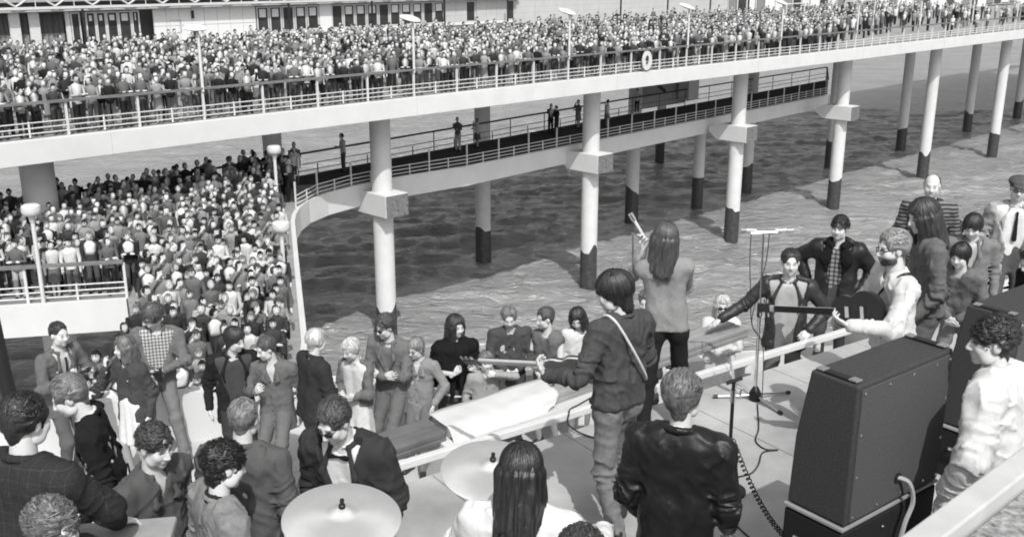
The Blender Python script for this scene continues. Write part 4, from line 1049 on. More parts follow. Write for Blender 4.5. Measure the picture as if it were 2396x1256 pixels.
PP['striped'] = person('balding man in horizontally striped jersey by the water', 2184, 408, -18, zf=T2, H=1.80, head=(6, 6, 0), top=T('striped', .17, len=.1, collar='shirt', name='jersey'), legs=('cloth', .08), hair=('bald', .03), fat=1.05, build=1.06, hide_legs=True, seed=19)
PP['hat_man'] = person('bespectacled man in flat cap, white shirt and black tie, pale jacket', 2388, 415, -12, zf=T2, H=1.80, head=(10, 8, 0), ra='down', la='downf', top=T('cloth', .28, len=.2, open=.08, vz=.1), shirt=('cloth', .7), tie=.012, legs=('cloth', .06), hair=('short', .03), cap=.06, glasses=1, fat=1.1, build=1.08, hide_legs=True, seed=20)
PP['blazer'] = person('dark fringed youth in grey blazer looking down', 2277, 508, -20, zf=T1, D=10.0, H=1.74, head=(14, 26, 0), top=T('cloth', .13, len=.2, open=1, vz=.2, collar='lapel'), shirt=('cloth', .4), legs=('cloth', .06), hair=('mop', .02), hide_legs=True, seed=21)
PP['between_head'] = person('dark-haired head peeping between striped jersey and blazer', 2238, 518, -10, D=10.9, H=1.62, head=(10, 12, 0), top=T('cloth', .03, len=.15), legs=('cloth', .05), hair=('mop', .025), hide_legs=True, seed=22)
PP['teen_denim'] = person('black-haired boy in a denim shirt hunched beside the amplifier', 2247, 573, -42, D=8.9, H=1.60, lean=16, head=(4, 14, 0), ra='clasp', la='clasp', top=T('denim', .10, len=.06, collar='shirt'), legs=('denim', .12), hair=('mop', .012), seed=23)
PP['press_man'] = person('man in black coat bent over black cameras at the right edge', 2402, 588, -75, D=9.0, H=1.70, lean=24, head=(0, 30, 0), ra='chest', la='chest', top=T('cloth', .012, len=.2), shirt=('cloth', .6), legs=('cloth', .03), hair=('side', .02), hide_legs=True, seed=24)
PP['denim_long'] = person('long-haired musician in a denim jacket looking down to the left', 2152, 470, -95, zf=ST, H=1.88, lean=4, head=(-12, 16, 0), ra='downf', la='downf', top=T('denim', .085, len=.04, collar='shirt', off=.004), legs=('denim', .10), hair=('long', .03, .036), seed=25)
PP['bearded'] = person('bearded guitarist with glasses and white denim shirt', 2088, 541, -88, zf=ST, H=1.83, lean=4, head=(-8, 6, 0), beard=.95, ra=((.05, .28, -.30), (.8, -.6, -.4), (-.5, .8, -.3), (-.4, -.2, -.6), .6), la=((.04, .40, -.20), (.6, -.2, -1), (-.4, .8, .3), (-.3, 0, 1), .7),
    top=T('cloth', .66, len=.05, collar='shirt', off=.006, name='shirt'), legs=('cloth', .12), hair=('back', .20, .030), glasses=1, seed=26, build=1.05)
# --- the band
PP['singer'] = person('long-haired singer in grey pullover and black trousers, back to us', 1560, 520, 172, zf=ST, H=1.76, build=.84, lean=-2, tilt=-5, head=(-14, -4, 4), la=((-.02, .17, .11), (.45, .35, -1), (-.15, .1, 1), (.3, -.5, 0), .9), ra=((-.12, .24, .0), (.25, .3, -1), (-.5, .2, 1), (-.2, -1, 0), .9),
    feet=((.14, .10), (.16, -.16)), top=T('knit', .21, len=.03, collar='roll', off=.0, name='pullover', cuff=.55), legs=('cloth', .014), hair=('long', .055, .028), fold=.7, seed=27)
PP['guitarist'] = person('guitarist with dark fringe in denim jacket and pale jeans', 1424, 638, -138, zf=ST, H=1.80, lean=3, tilt=4, head=(-40, 14, 0), la=((.17, .27, -.30), (.5, -.6, -1), (.2, .6, .75), (-.3, -.4, .6), .8), ra=((-.05, .24, -.36), (1, -.5, -.3), (-.7, .5, -.2), (-.3, -1, 0), .6),
    feet=((.16, .12), (.14, -.14)), top=T('denim', .044, len=.01, collar='shirt', off=.004), legs=('denim', .15), hair=('mop', .02, .038), seed=28)
PP['drummer'] = person('drummer with long black hair and white shirt, back to us', 1222, 1036, 168, D=4.05, H=1.78, drop=.42, head=(-6, 14, 0), feet=((.22, .35), (.22, .35)), ra='reach', la='reach', top=T('cloth', .68, len=.0, collar='none', off=.008, name='shirt'), legs=('cloth', .05), hair=('long', .014, .03), hide_legs=True, seed=29)
PP['black_leather'] = person('man with wavy brown hair in a black leather coat, back to us', 1598, 868, 158, zf=ST, H=1.76, head=(6, 4, -4), ra='downf', la='downf', top=T('leather', .010, len=.34, collar='stand', off=.008), shirt=('cloth', .68), legs=('cloth', .02), hair=('side', .10, .036), build=1.0, hide_legs=True, seed=30, fold=1.1)
PP['white_jacket'] = person('man in loose white jacket with wavy dark hair reaching down beside the amplifier', 2322, 743, -128, D=4.95, H=1.86, lean=12, tilt=4, head=(-30, 4, 0), ra='downf', la=((.05, .20, -.47), (.8, -.6, 0), (.15, .5, -1), (-.5, -.6, .3), .25), top=T('cloth', .70, len=.22, collar='stand', off=.026), legs=('cloth', .05), hair=('curly', .022, .030), build=1.06, hide_legs=True, seed=31, fold=1.0)
# --- men at the lower left, close to the camera
PP['tweed_back'] = person('man in dark tweed jacket with wavy black hair, back to us, hand on the board', 62, 922, 162, zf=ST, H=1.78, head=(10, 8, 0), ra=((-.05, .34, -.40), (1, -.2, 0), (.25, .9, -.35), (0, -.3, -1), .3), la='down', top=T('tweed', .030, len=.30, collar='stand', off=.010), legs=('cloth', .03), hair=('side', .014, .032), build=1.1, hide_legs=True, seed=32)
PP['black_suit'] = person('fair-haired man in black suit bowing his head to the left', 132, 888, -72, zf=LL, H=1.76, lean=10, head=(0, 26, 0), ra='downf', la='downf', top=T('cloth', .012, len=.25, open=1, vz=.2, collar='lapel'), shirt=('cloth', .7), legs=('cloth', .02), hair=('side', .13, .026), hide_legs=True, seed=33)
PP['profile_man'] = person('man with receding dark hair in grey buttoned jacket facing right', 368, 998, 64, zf=LL, H=1.72, head=(4, 14, 0), ra='downf', la='downf', top=T('cloth', .060, len=.25, open=1, vz=.36, collar='lapel'), legs=('cloth', .05), hair=('curly', .035, .018), hide_legs=True, seed=34, build=1.02)
PP['curly_denim'] = person('man with thick black curls in a pale denim jacket, back to us', 533, 1036, 128, zf=LL, H=1.72, head=(4, 14, -8), ra='downf', la='downf', top=T('denim', .17, len=.02, collar='shirt', off=.008, stitch=1), shirt=('cloth', .02), legs=('denim', .1), hair=('curly', .010, .040), build=1.05, hide_legs=True, seed=35)
PP['cropped_back'] = person('man with cropped fair hair in a grey suit, back to us', 572, 930, 172, zf=LL, H=1.72, head=(0, 6, 3), ra='downf', la='downf', top=T('cloth', .066, len=.3, collar='stand', off=.004), shirt=('cloth', .66), legs=('cloth', .06), hair=('short', .15, .014), build=1.06, hide_legs=True, seed=36)
PP['bow_tie'] = person('man in dark glasses, duffel coat and black bow tie looking down', 762, 952, -22, zf=LL, H=1.78, lean=8, head=(8, 28, 0), ra='downf', la='downf', top=T('cloth', .035, len=.3, open=.045, vz=.2, vk=.25, collar='lapel', off=.024), shirt=('cloth', .68), bow=.01, legs=('cloth', .03), hair=('side', .04, .03), glasses=2, build=1.06, hide_legs=True, seed=37)
PP['curly_bottom'] = person('curly light-brown head looking right at the bottom left corner', 128, 1178, 74, D=3.55, H=1.70, head=(0, 10, 0), ra='downf', la='downf', top=T('cloth', .03, len=.2), legs=('cloth', .03), hair=('curly', .11, .030), hide_legs=True, seed=38)
PP['bottom_head'] = person('crown of a dark head at the bottom edge beside the drummer', 1362, 1228, 172, D=3.1, H=1.70, drop=.3, head=(0, 6, 0), ra='downf', la='downf', top=T('cloth', .04, len=.2), legs=('cloth', .03), hair=('side', .03), hide_legs=True, seed=39)
# ================================================================== things on and round the stage
def A3(p): return np.array(p, float)
vinyl = mat('amp_vinyl', 0.05, 0.75, 0.25, var=0.35, scale=90, bump=.0015, bscale=300)
vinyl2 = mat('amp_grille', 0.018, 0.8, 0.2, var=0.3, scale=120)
chrome = mat('chrome', 0.75, 0.25, 0.5, metal=1.0); blackp = mat('black_plastic', 0.012, 0.45, 0.4); rubber = mat('cable_rubber', 0.02, 0.6, 0.3)
greyrub = mat('grey_cable', 0.38, 0.6, 0.3)
def amp(zt, near, right, left, h, label, low=True):
    a, b, c = (atz(*p, zt) for p in (near, right, left))
    u = b - a; u[2] = 0; W_ = np.linalg.norm(u); u /= W_; v = np.array([-u[1], u[0], 0]); Dp = abs((c - a) @ v)
    root = empty('amplifier', (a[0], a[1], ST), math.atan2(u[1], u[0]))   # local x along the back panel, y towards the front
    z1 = zt - ST; z0 = z1 - h
    sl = .30 * h
    # side profile: (y, z) front leans back in the upper half
    prof = [(0, z0), (0, z1), (Dp, z1), (Dp * 1.22, z1 - h * .5), (Dp * 1.28, z0)]
    m = MB(); k = len(prof); V = [(x, y, z) for x in (0, W_) for y, z in prof]
    m.add(V, [tuple(range(k))[::-1], tuple(range(k, 2 * k))] + [(i, k + i, k + (i + 1) % k, (i + 1) % k)[::-1] for i in range(k)])
    m.build('cabinet', vinyl, root, bevel=.012)
    MB().box((W_ / 2, -.004, (z0 + z1) / 2), (W_ - .05, .012, h - .05)).build('back_panel', mat('amp_back', 0.085, 0.85, 0.2, var=.35, scale=110, bump=.001, bscale=260), root)
    for x, z in [(.045, z0 + h * f) for f in (.06, .35, .65, .94)] + [(W_ - .045, z0 + h * f) for f in (.06, .35, .65, .94)] + [(W_ * f, z0 + .05) for f in (.3, .55, .8)] + [(W_ * f, z1 - .05) for f in (.3, .55, .8)]:
        MB().lathe([(.009, -.004), (.009, .0), (.004, .004)], n=8).build('screw', chrome, root, loc=(x, -.012, z)).rotation_euler = (R(90), 0, 0)
    for x in (.035, W_ - .035):
        s_ = MB().box((x, Dp * .5, z1 + .008), (.05, Dp * .62, .014)); s_.build('strap_handle', blackp, root, bevel=.004)
        for y in (Dp * .16, Dp * .84): MB().box((x, y, z1 + .014), (.052, .05, .010)).build('handle_cap', chrome, root, bevel=.003)
    if low:
        hb = z0 - .03
        MB().box((W_ / 2, Dp * .66, hb / 2), (W_ * 1.02, Dp * 1.3, hb - .02)).build('lower_cabinet', vinyl2, root, bevel=.012)
        MB().box((W_ / 2, Dp * .66, z0 - .018), (W_ * 1.035, Dp * 1.32, .018)).build('trim_strip', mat('trim_grey', .3, .5, .4), root, bevel=.003)
        MB().tube([(-.012 - W_ * .01, Dp * .35, hb - .14), (-.06, Dp * .4, hb - .12), (-.06, Dp * .9, hb - .12), (-.012 - W_ * .01, Dp * .95, hb - .14)], .012, 6).build('side_handle', chrome, root)
        for x in (.12, .4, .7): MB().lathe([(.008, -.004), (.004, .004)], n=8).build('screw', chrome, root, loc=(W_ * x, -.012, hb - .08)).rotation_euler = (R(90), 0, 0)
    tag(root, label, 'amplifier', 'large amplifier cabinets')
    return root, W_, Dp, z0, z1
am1, aw, ad, az0, az1 = amp(CZ - 1.97, (2010, 905), (2232, 815), (1905, 862), .78, 'large dark amplifier cabinet with its back to us, nearest on the stage')
# power cable from its back
def wire(name, pts, r, m, label, cat='cable', n=6, sub=8):
    P = [A3(p) for p in pts]; out = []
    for i in range(len(P) - 1):
        p0, p1, p2, p3 = P[max(i - 1, 0)], P[i], P[i + 1], P[min(i + 2, len(P) - 1)]
        for t in np.linspace(0, 1, sub, endpoint=False): out.append(.5 * ((2 * p1) + (p2 - p0) * t + (2 * p0 - 5 * p1 + 4 * p2 - p3) * t * t + (3 * p1 - p0 - 3 * p2 + p3) * t ** 3))
    out.append(P[-1]); o = MB().tube(out, r, n).build(name, m, smooth=True)
    if label: tag(o, label, cat)
    return o
M1 = Matrix.Translation(am1.location) @ Matrix.Rotation(am1.rotation_euler.z, 4, 'Z')
aw3 = lambda x, y, z: A3(M1 @ Vector((x, y, z)))
MB().lathe([(.03, -.01), (.03, .004)], n=14).build('cable_socket', blackp, am1, loc=(aw * .50, -.012, az0 + .15)).rotation_euler = (R(90), 0, 0)
wire('power_cable', [aw3(aw * .50, .0, az0 + .15), aw3(aw * .54, -.06, az0 + .13), aw3(aw * .57, -.08, az0 + .02), aw3(aw * .52, -.07, az0 - .12), aw3(aw * .50, -.05, az0 - .4), aw3(aw * .5, -.06, .015)], .013, greyrub, 'pale power cable hanging from the amplifier back')
am2, aw2, ad2, _, _ = amp(CZ - 2.26, (2384, 745), (2560, 672), (2288, 704), .92, 'second dark amplifier cabinet behind the white jacket', True)

# near roof ledge, bottom right
zr = CZ - 1.25
r0, r1 = atz(2105, 1262, zr), atz(2430, 1022, zr)
dr = (r1 - r0); Lr = np.linalg.norm(dr); dr /= Lr; nr_ = np.array([dr[1], -dr[0], 0])
root = empty('roof_ledge', tuple(r0))
a_ = -dr * 1.2; b_ = dr * (Lr + 2.0)
MB().beam(a_ + nr_ * .035 + [0, 0, -.10], b_ + nr_ * .035 + [0, 0, -.10], .07, .22).build('edge_board', mat('weathered_white_board', .50, .7, .25, var=.15, scale=5), root, bevel=.006)
q = [a_ + nr_ * .08, b_ + nr_ * .08, b_ + nr_ * 2.4, a_ + nr_ * 2.4]
MB().prism([(p[0], p[1]) for p in q], -.2, -.03).build('gravel_felt', mat('gravel_felt', 0.26, 0.95, 0.15, var=.75, scale=55, bump=.006, bscale=90), root)
MB().prism([(p[0], p[1]) for p in [a_ + nr_ * .1, b_ + nr_ * .1, b_ + nr_ * 2.2, a_ + nr_ * 2.2]], ST - r0[2], -.21).build('wall', white, root)
tag(root, 'gravelled roof ledge with white edge board in the bottom right corner', 'roof')

# broad board under the tweed man's hand
h0 = PP['tweed_back']['w'](PP['tweed_back']['arms'][1][1])
zb = h0[2] - .045
root = empty('hand_board', (h0[0], h0[1], zb))
MB().beam((-.45, -.08, -.035), (.26, .035, -.035), .24, .05, ).build('board', mat('pale_board', .30, .6, .3, var=.25, scale=5), root, bevel=.015)
MB().beam((-.45, -.215, -.07), (.26, -.10, -.07), .04, .09).build('front_lip', broadw, root, bevel=.01)
for x, y in ((-.38, -.06), (.2, .03)): MB().box((x, y, (ST - zb) / 2 - .03), (.09, .09, zb - ST - .065)).build('post', wpaint, root)
tag(root, 'pale wooden board with a hand resting on it at the lower left', 'handrail')
# handbag on the board
hb = aty(278, 1150, 6.4)
bag = empty('handbag', tuple(hb + [0, 0, -.10]), R(25))
MB().add([(x * (1 if z < .1 else .8), y * (1 if z < .1 else .5), z) for x in (-.17, .17) for y in (-.06, .06) for z in (-.02, .20)], [(0, 1, 3, 2), (4, 6, 7, 5), (0, 4, 5, 1), (2, 3, 7, 6), (0, 2, 6, 4), (1, 5, 7, 3)]).build('bag_body', cloth('leather', .010), bag, bevel=.02)
MB().tube([(-.09, 0, .19), (-.08, 0, .30), (.08, 0, .30), (.09, 0, .19)], .010, 6).build('handle', cloth('leather', .010), bag)
MB().tube([(0, 0, -.02), (0, 0, AU - hb[2] + .10)], .02, 6).build('peg', wpaint, bag)
tag(bag, 'black leather handbag beside the white skirt', 'bag')

# canvas sheet and cloth between rail and stage edge
canv = mat('white_canvas', 0.56, 0.85, 0.15, var=.06, scale=4, bump=.004, bscale=12)
def sheet(nu, nv, fn, name, m, parent=None, th=.006):
    V = []; 
    for i in range(nu + 1):
        for j in range(nv + 1): V.append(fn(i / nu, j / nv))
    Fq = np.array([(i * (nv + 1) + j, (i + 1) * (nv + 1) + j, (i + 1) * (nv + 1) + j + 1, i * (nv + 1) + j + 1) for i in range(nu) for j in range(nv)])
    o = link(name, mk_mesh(name, np.array(V), Fq, True), m, parent); sd = o.modifiers.new('thick', 'SOLIDIFY'); sd.thickness = th; return o
of = lambda t: .50 + .085 * t
def canfn(u, v):
    t = 0.42 + 2.0 * u; o = .10 + (of(t) - .20) * v; z = .11 - .03 * math.sin(math.pi * v) - .10 * v + .007 * math.sin(t * 6.5 + v * 3 + 1.5 * math.sin(t * 2.3)) * math.sin(math.pi * v); return tuple(stg(t, o, z))
tag(sheet(60, 8, canfn, 'canvas_sheet', canv), 'white canvas stretched between the wooden handrail and the stage edge', 'canvas')
def clfn(u, v):
    t = 0.38 + 1.05 * u; w0 = -.18 * (1 - v) ; o0 = of(t)
    if v < .35: o = o0 + .17 - .34 * v / .35; z = .128
    else:
        f = (v - .35) / .65; o = o0 - .17 - .05 * f - .20 * f * (1 - u); z = .128 - .02 - (.30 - .22 * u) * f
    return tuple(stg(t + .25 * u * (1 - v) * .6, o, z + (.010 * math.sin(u * 15 + v * 7 + 2 * math.sin(u * 5)) + .006 * math.sin(u * 37 - v * 9)) * min(1, v * 2) + .004 * math.sin(u * 11 + v * 21)))
tag(sheet(40, 16, clfn, 'white_cloth', canv), 'white cloth draped over the end of the wooden handrail', 'cloth')
root = empty('corner_panel', tuple(stg(.36, .14, -.6)))
pa = stg(.36, .14, -.6); MB().prism([tuple((stg(t_, o_) - pa)[:2]) for t_, o_ in ((.30, .12), (.40, .12), (.40, .62), (.30, .62))], 0, .63).build('panel', white, root, bevel=.01); tag(root, 'white upright panel under the end of the draped cloth', 'panel')
# cable dropping from the canvas
wire('instrument_lead', [stg(1.95, .30, .14), stg(1.75, .22, .135), stg(1.5, .14, .135), stg(1.38, .10, .14), stg(1.3, .02, .15), stg(1.28, -.03, .06), stg(1.4, -.3, .02), stg(1.9, -.9, .02)], .007, rubber, 'dark lead lying over the white canvas')

# cymbals
bras = mat('cymbal_bronze', 0.62, 0.42, 0.5, metal=0.55, var=.05, scale=20)
def cyl_rings(m):
    t = m.node_tree; N, L = t.nodes, t.links; b = N['Principled BSDF']; tc = next(n for n in N if n.type == 'TEX_COORD')
    wv = N.new('ShaderNodeTexWave'); wv.wave_type = 'RINGS'; wv.rings_direction = 'Z'; wv.inputs['Scale'].default_value = 45; wv.inputs['Distortion'].default_value = .4; L.new(tc.outputs['Object'], wv.inputs[0])
    bp = N.new('ShaderNodeBump'); bp.inputs['Distance'].default_value = .0008; bp.inputs['Strength'].default_value = .5; L.new(wv.outputs['Fac'], bp.inputs['Height']); L.new(bp.outputs[0], b.inputs['Normal'])
    b.inputs['Anisotropic'].default_value = .75
    tg = N.new('ShaderNodeTangent'); tg.direction_type = 'RADIAL'; tg.axis = 'Z'; L.new(tg.outputs[0], b.inputs['Tangent'])
cyl_rings(bras)
def cymbal(px, py, Y, rad, rx, ry, label):
    c = aty(px, py, Y); root = empty('cymbal', tuple(c))
    pr = [(rad, 0.0), (rad * .98, .004), (rad * .6, .020), (rad * .30, .032), (rad * .22, .036), (rad * .15, .052), (rad * .04, .062), (.012, .062)]
    d = MB().lathe([(r, z - .003) for r, z in pr[:1]] + pr, n=56).build('disc', bras, root, smooth=True); d.rotation_euler = (rx, ry, 0)
    n = MB().lathe([(.016, .06), (.016, .075), (.010, .08), (.010, .105)], n=12).build('wing_nut', blackp, root); n.rotation_euler = (rx, ry, 0)
    MB().tube([(0, 0, -.02), (.02, 0, ST - c[2] + .25)], .012, 8).build('stand_tube', chrome, root, smooth=True)
    for a in (0, 2.1, 4.2): MB().tube([(.02, 0, ST - c[2] + .45), (.02 + .30 * math.cos(a), .30 * math.sin(a), ST - c[2] + .01)], .010, 6).build('stand_leg', chrome, root)
    tag(root, label, 'cymbal', 'cymbals of the drum kit')
cymbal(800, 1212, 4.12, .272, R(7), R(4), 'bronze cymbal in front of the bow-tied man'); cymbal(1152, 1100, 4.62, .262, R(9), R(3), 'bronze cymbal left of the long-haired drummer')
# drum riser and stool under the drummer
dz = PP['drummer']['zf']; dl = PP['drummer']['loc']
o = MB().box((dl[0], dl[1], (ST + .013 + dz) / 2), (1.7, 1.5, max(dz - ST - .013, .05))).build('drum_riser', stfl); tag(o, 'grey platform under the drummer', 'platform')
root = empty('drum_stool', (dl[0], dl[1], dz)); MB().lathe([(.02, .38), (.17, .38), (.18, .42), (.16, .445), (.02, .45)], n=20).build('seat', cloth('leather', .02), root, smooth=True)
for a in (0, 2.1, 4.2): MB().tube([(0, 0, .38), (.24 * math.cos(a), .24 * math.sin(a), .01)], .012, 6).build('leg', chrome, root)
tag(root, 'round black stool hidden under the drummer', 'stool')

# microphone stands
base = atz(1766, 935, ST + .012)
root = empty('microphone_stand', tuple(base)); tp = aty(1786, 545, base[1]) - base
MB().tube([(0, 0, 0), (tp[0] * .45, 0, tp[2] * .55)], .014, 8).build('lower_tube', chrome, root, smooth=True)
MB().tube([(tp[0] * .45, 0, tp[2] * .55), (tp[0], 0, tp[2])], .008, 8).build('upper_tube', chrome, root, smooth=True)
MB().lathe([(.022, -.06), (.024, .06)], n=10).build('clutch', blackp, root, loc=(tp[0] * .45, 0, tp[2] * .55))
MB().lathe([(.05, .0), (.055, .06), (.03, .11), (.016, .13)], n=14).build('hub', blackp, root, smooth=True)
for a in (R(175), R(20), R(-65)):
    e = (.34 * math.cos(a), .34 * math.sin(a), .02); MB().tube([(0, 0, .05), e], .010, 6).build('leg', chrome, root); MB().tube([(e[0] * .93, e[1] * .93, .022), (e[0] * 1.05, e[1] * 1.05, .018)], .016, 6).build('rubber_foot', blackp, root)
MB().tube([tp + [-.10, 0, 0], tp + [.14, 0, .01]], .010, 6).build('cross_bar', chrome, root)
tag(root, 'tall chrome microphone stand with tripod feet, alone on the stage', 'stand')
wm = mat('microphone_body', .62, .35, .5)
for dx, dirx, lb in ((-.06, -1, 'slim pale microphone on the left end of the tall stand'), (.10, 1, 'slim pale microphone on the right end of the tall stand')):
    p = base + tp + [dx, 0, .02]; m_ = empty('microphone', tuple(p))
    MB().tube([(0, 0, 0), (.09 * dirx, -.02, .01)], [.012, .014], 8).build('body', wm, m_); MB().tube([(.09 * dirx, -.02, .01), (.14 * dirx, -.03, .015)], [.020, .022], 10).build('grille', chrome, m_)
    tag(m_, lb, 'microphone')
for dx, lb in ((-.10, 'thin microphone lead looping down the left of the tall stand'), (.05, 'thin microphone lead looping down the right of the tall stand')):
    q = base + tp; wire('microphone_lead', [q + [dx, 0, 0], q + [dx * .9, .02, -.25], q + [-.03 + dx * .35, .01, -.55], q + [-.04, 0, -.8], base + [.03, -.02, .5], base + [.05, -.05, .02]], .004, rubber, lb, n=5)
# short stand by the leather coat
b2 = atz(1702, 1150, ST + .012); t2 = aty(1717, 893, b2[1]) - b2
root = empty('microphone_stand', tuple(b2)); MB().tube([(0, 0, 0), tuple(t2)], .013, 8).build('tube', blackp, root, smooth=True); MB().lathe([(.02, -.05), (.022, .04)], n=10).build('clutch', chrome, root, loc=tuple(t2 - [0, 0, .10]))
MB().tube([t2 + [-.05, 0, -.01], t2 + [.06, .02, .02]], .014, 8).build('clamp', blackp, root); MB().tube([t2 + [.02, 0, -.03], t2 + [.06, .0, -.05], t2 + [.05, 0, -.10]], .009, 6).build('wing_screw', chrome, root)
MB().lathe([(.13, 0), (.13, .02), (.03, .04)], n=20).build('base_plate', blackp, root, smooth=True); tag(root, 'short black microphone stand behind the black leather coat', 'stand')
# coiled lead from stand to amplifier, loose leads on the floor
c0 = b2 + [0.01, -.02, .42]; c1 = aw3(-.03, ad * .7, az0 - .25); n = 220; pts = []
ax_ = (c1 - c0); sag = .12; ux = nrm(np.cross(ax_, (0, 0, 1))); uz = nrm(np.cross(ux, ax_))
for i in range(n + 1):
    t = i / n; a = t * 2 * math.pi * 32; p = c0 + ax_ * t - np.array([0, 0, sag * math.sin(math.pi * t)]); pts.append(p + (ux * math.cos(a) + uz * math.sin(a)) * .014)
tag(MB().tube(pts, .005, 4).build('coiled_lead', rubber), 'black coiled lead running from the stand to the amplifier', 'cable')
fl_ = lambda x, y: atz(x, y, ST + .020)
wire('floor_lead', [fl_(1772, 945), fl_(1775, 1000), fl_(1768, 1030), fl_(1790, 1050), fl_(1820, 1052), fl_(1785, 1058), fl_(1775, 1085), fl_(1760, 1105), fl_(1740, 1112), fl_(1712, 1118)], .006, rubber, 'thin black lead wandering over the stage floor below the tall stand')
wire('floor_lead', [fl_(1708, 1120), fl_(1725, 1130), fl_(1728, 1150), fl_(1715, 1162), fl_(1700, 1200), fl_(1730, 1235), fl_(1760, 1262)], .006, rubber, 'thin black lead looping at the feet of the leather coat')

# guitars
gw = mat('guitar_sunburst', .05, .3, .5, var=.3, scale=6); gneck = mat('guitar_neck', .42, .4, .4); gpale = mat('guitar_pale', .55, .4, .4)
def guitar(c, along, face_n, L, label, bm, bind=None):
    """c = middle of the body, along = towards the headstock, face_n = front normal"""
    u = nrm(along); n_ = nrm(A3(face_n) - u * (A3(face_n) @ u)); v = np.cross(n_, u)
    root = empty('guitar', tuple(c)); outl = []
    for a in np.linspace(0, 2 * math.pi, 40, endpoint=False):
        r = .195 + .035 * math.cos(2 * a) - .012 * math.cos(a) ; x = r * math.cos(a) * 1.02; y = r * math.sin(a) * (.92 - .10 * math.cos(a)) - .035 * math.exp(-((x - .03) / .05) ** 2) * np.sign(math.sin(a)); outl.append((x, y))
    def slab(scale, z0, z1, name, m):
        q = MB(); k = len(outl); V = [u * x * scale + v * y * scale + n_ * z for z in (z0, z1) for x, y in outl]; q.add(V, [tuple(range(k))[::-1], tuple(range(k, 2 * k))] + [(i, (i + 1) % k, k + (i + 1) % k, k + i) for i in range(k)]); return q.build(name, m, root)
    slab(1, -.022, .022, 'body', bm)
    if bind: slab(1.02, -.006, .006, 'binding', bind)
    MB().box(u * .50 + n_ * .026, (.66, .05, .024), u, v, n_).build('neck', gneck, root, bevel=.006); MB().box(u * .47 + n_ * .041, (.60, .048, .006), u, v, n_).build('fingerboard', blackp, root)
    MB().box(u * .90 + n_ * .016, (.15, .07, .018), u, v, n_).build('headstock', bm, root, bevel=.01)
    for s_ in (-1, 1):
        for i in range(3): MB().box(u * (.86 + .045 * i) + v * .055 * s_ + n_ * .016, (.014, .03, .012), u, v, n_).build('tuner', chrome, root)
    MB().box(-u * .08 + n_ * .03, (.03, .09, .02), u, v, n_).build('bridge', chrome, root); MB().box(u * .06 + n_ * .028, (.035, .08, .014), u, v, n_).build('pickup', chrome, root)
    tag(root, label, 'guitar', 'electric guitars'); return root
g1 = PP['guitarist']; w1 = g1['w']; gb = w1(g1['P0'] + g1['ax'] * .17 + g1['fwd'] * .24 + g1['rgt'] * -.16); hand = w1(g1['arms'][-1][1]); tgt = gb + np.array([-.74, .60, -.20])
guitar(gb, tgt - gb, w1(g1['P0'] + g1['fwd']) - w1(g1['P0']), 1, 'dark electric guitar with pale binding held by the denim guitarist', gw, gpale)
g2 = PP['bearded']; w2 = g2['w']; gb = w2(g2['P0'] + g2['ax'] * .27 + g2['fwd'] * .27 + g2['rgt'] * -.02); hand = w2(g2['arms'][-1][1]); hand = hand + [0, 0, .0]
guitar(gb, np.array([-.45, .74, -.22]), w2(g2['P0'] + g2['fwd']) - w2(g2['P0']), 1, 'dark electric guitar held by the bearded guitarist', mat('guitar_black', .015, .25, .5, var=.1), None)
def strap(info, side, name, m, label):
    P0, ax, rgt, fwd, Sh = info['P0'], info['ax'], info['rgt'], info['fwd'], info['Sh']; L = []
    for f, p in ((0, P0 + ax * .12 + fwd * .15 - rgt * .16 * side * -1), (1, P0 + ax * .36 + fwd * .135 + rgt * .03 * side), (2, Sh[side] - rgt * .06 * side + ax * .085 + fwd * .03), (3, Sh[side] - rgt * .07 * side + ax * .075 - fwd * .06), (4, P0 + ax * .36 - fwd * .135 + rgt * .04 * side), (5, P0 + ax * .16 - fwd * .13 - rgt * .10 * side), (6, P0 + ax * .10 - rgt * .19 * side)): L.append(info['w'](p))
    o = wire(name, L, .009, m, label, 'strap')
strap(g1, -1, 'guitar_strap', gpale, 'pale guitar strap over the denim shoulder'); strap(g2, -1, 'guitar_strap', blackp, 'dark guitar strap over the white shirt')
# microphone in the singer's hand and its stand
sg = PP['singer']; hd_ = sg['w'](sg['arms'][-1][1] + sg['arms'][-1][2] * .09); mp = hd_ + [-.02, -.0, .02]; tip = aty(1489, 524, mp[1])
root = empty('hand_microphone', tuple(mp)); d_ = nrm(tip - mp)
MB().tube([-d_ * .06, d_ * .14], [.011, .014], 10).build('body', wm, root, smooth=True); MB().tube([d_ * .14, d_ * .20], [.02, .021], 10).build('grille', chrome, root, smooth=True); tag(root, 'pale microphone in the raised hand of the singer', 'microphone')
b3 = atz(1478, 1010, ST + .012); t3 = aty(1481, 545, b3[1]) - b3
root = empty('microphone_stand', tuple(b3)); MB().tube([(0, 0, 0), tuple(t3)], .009, 8).build('tube', chrome, root, smooth=True); MB().lathe([(.13, 0), (.13, .02), (.03, .04)], n=20).build('base_plate', blackp, root, smooth=True); tag(root, 'thin microphone stand in front of the singer', 'stand')
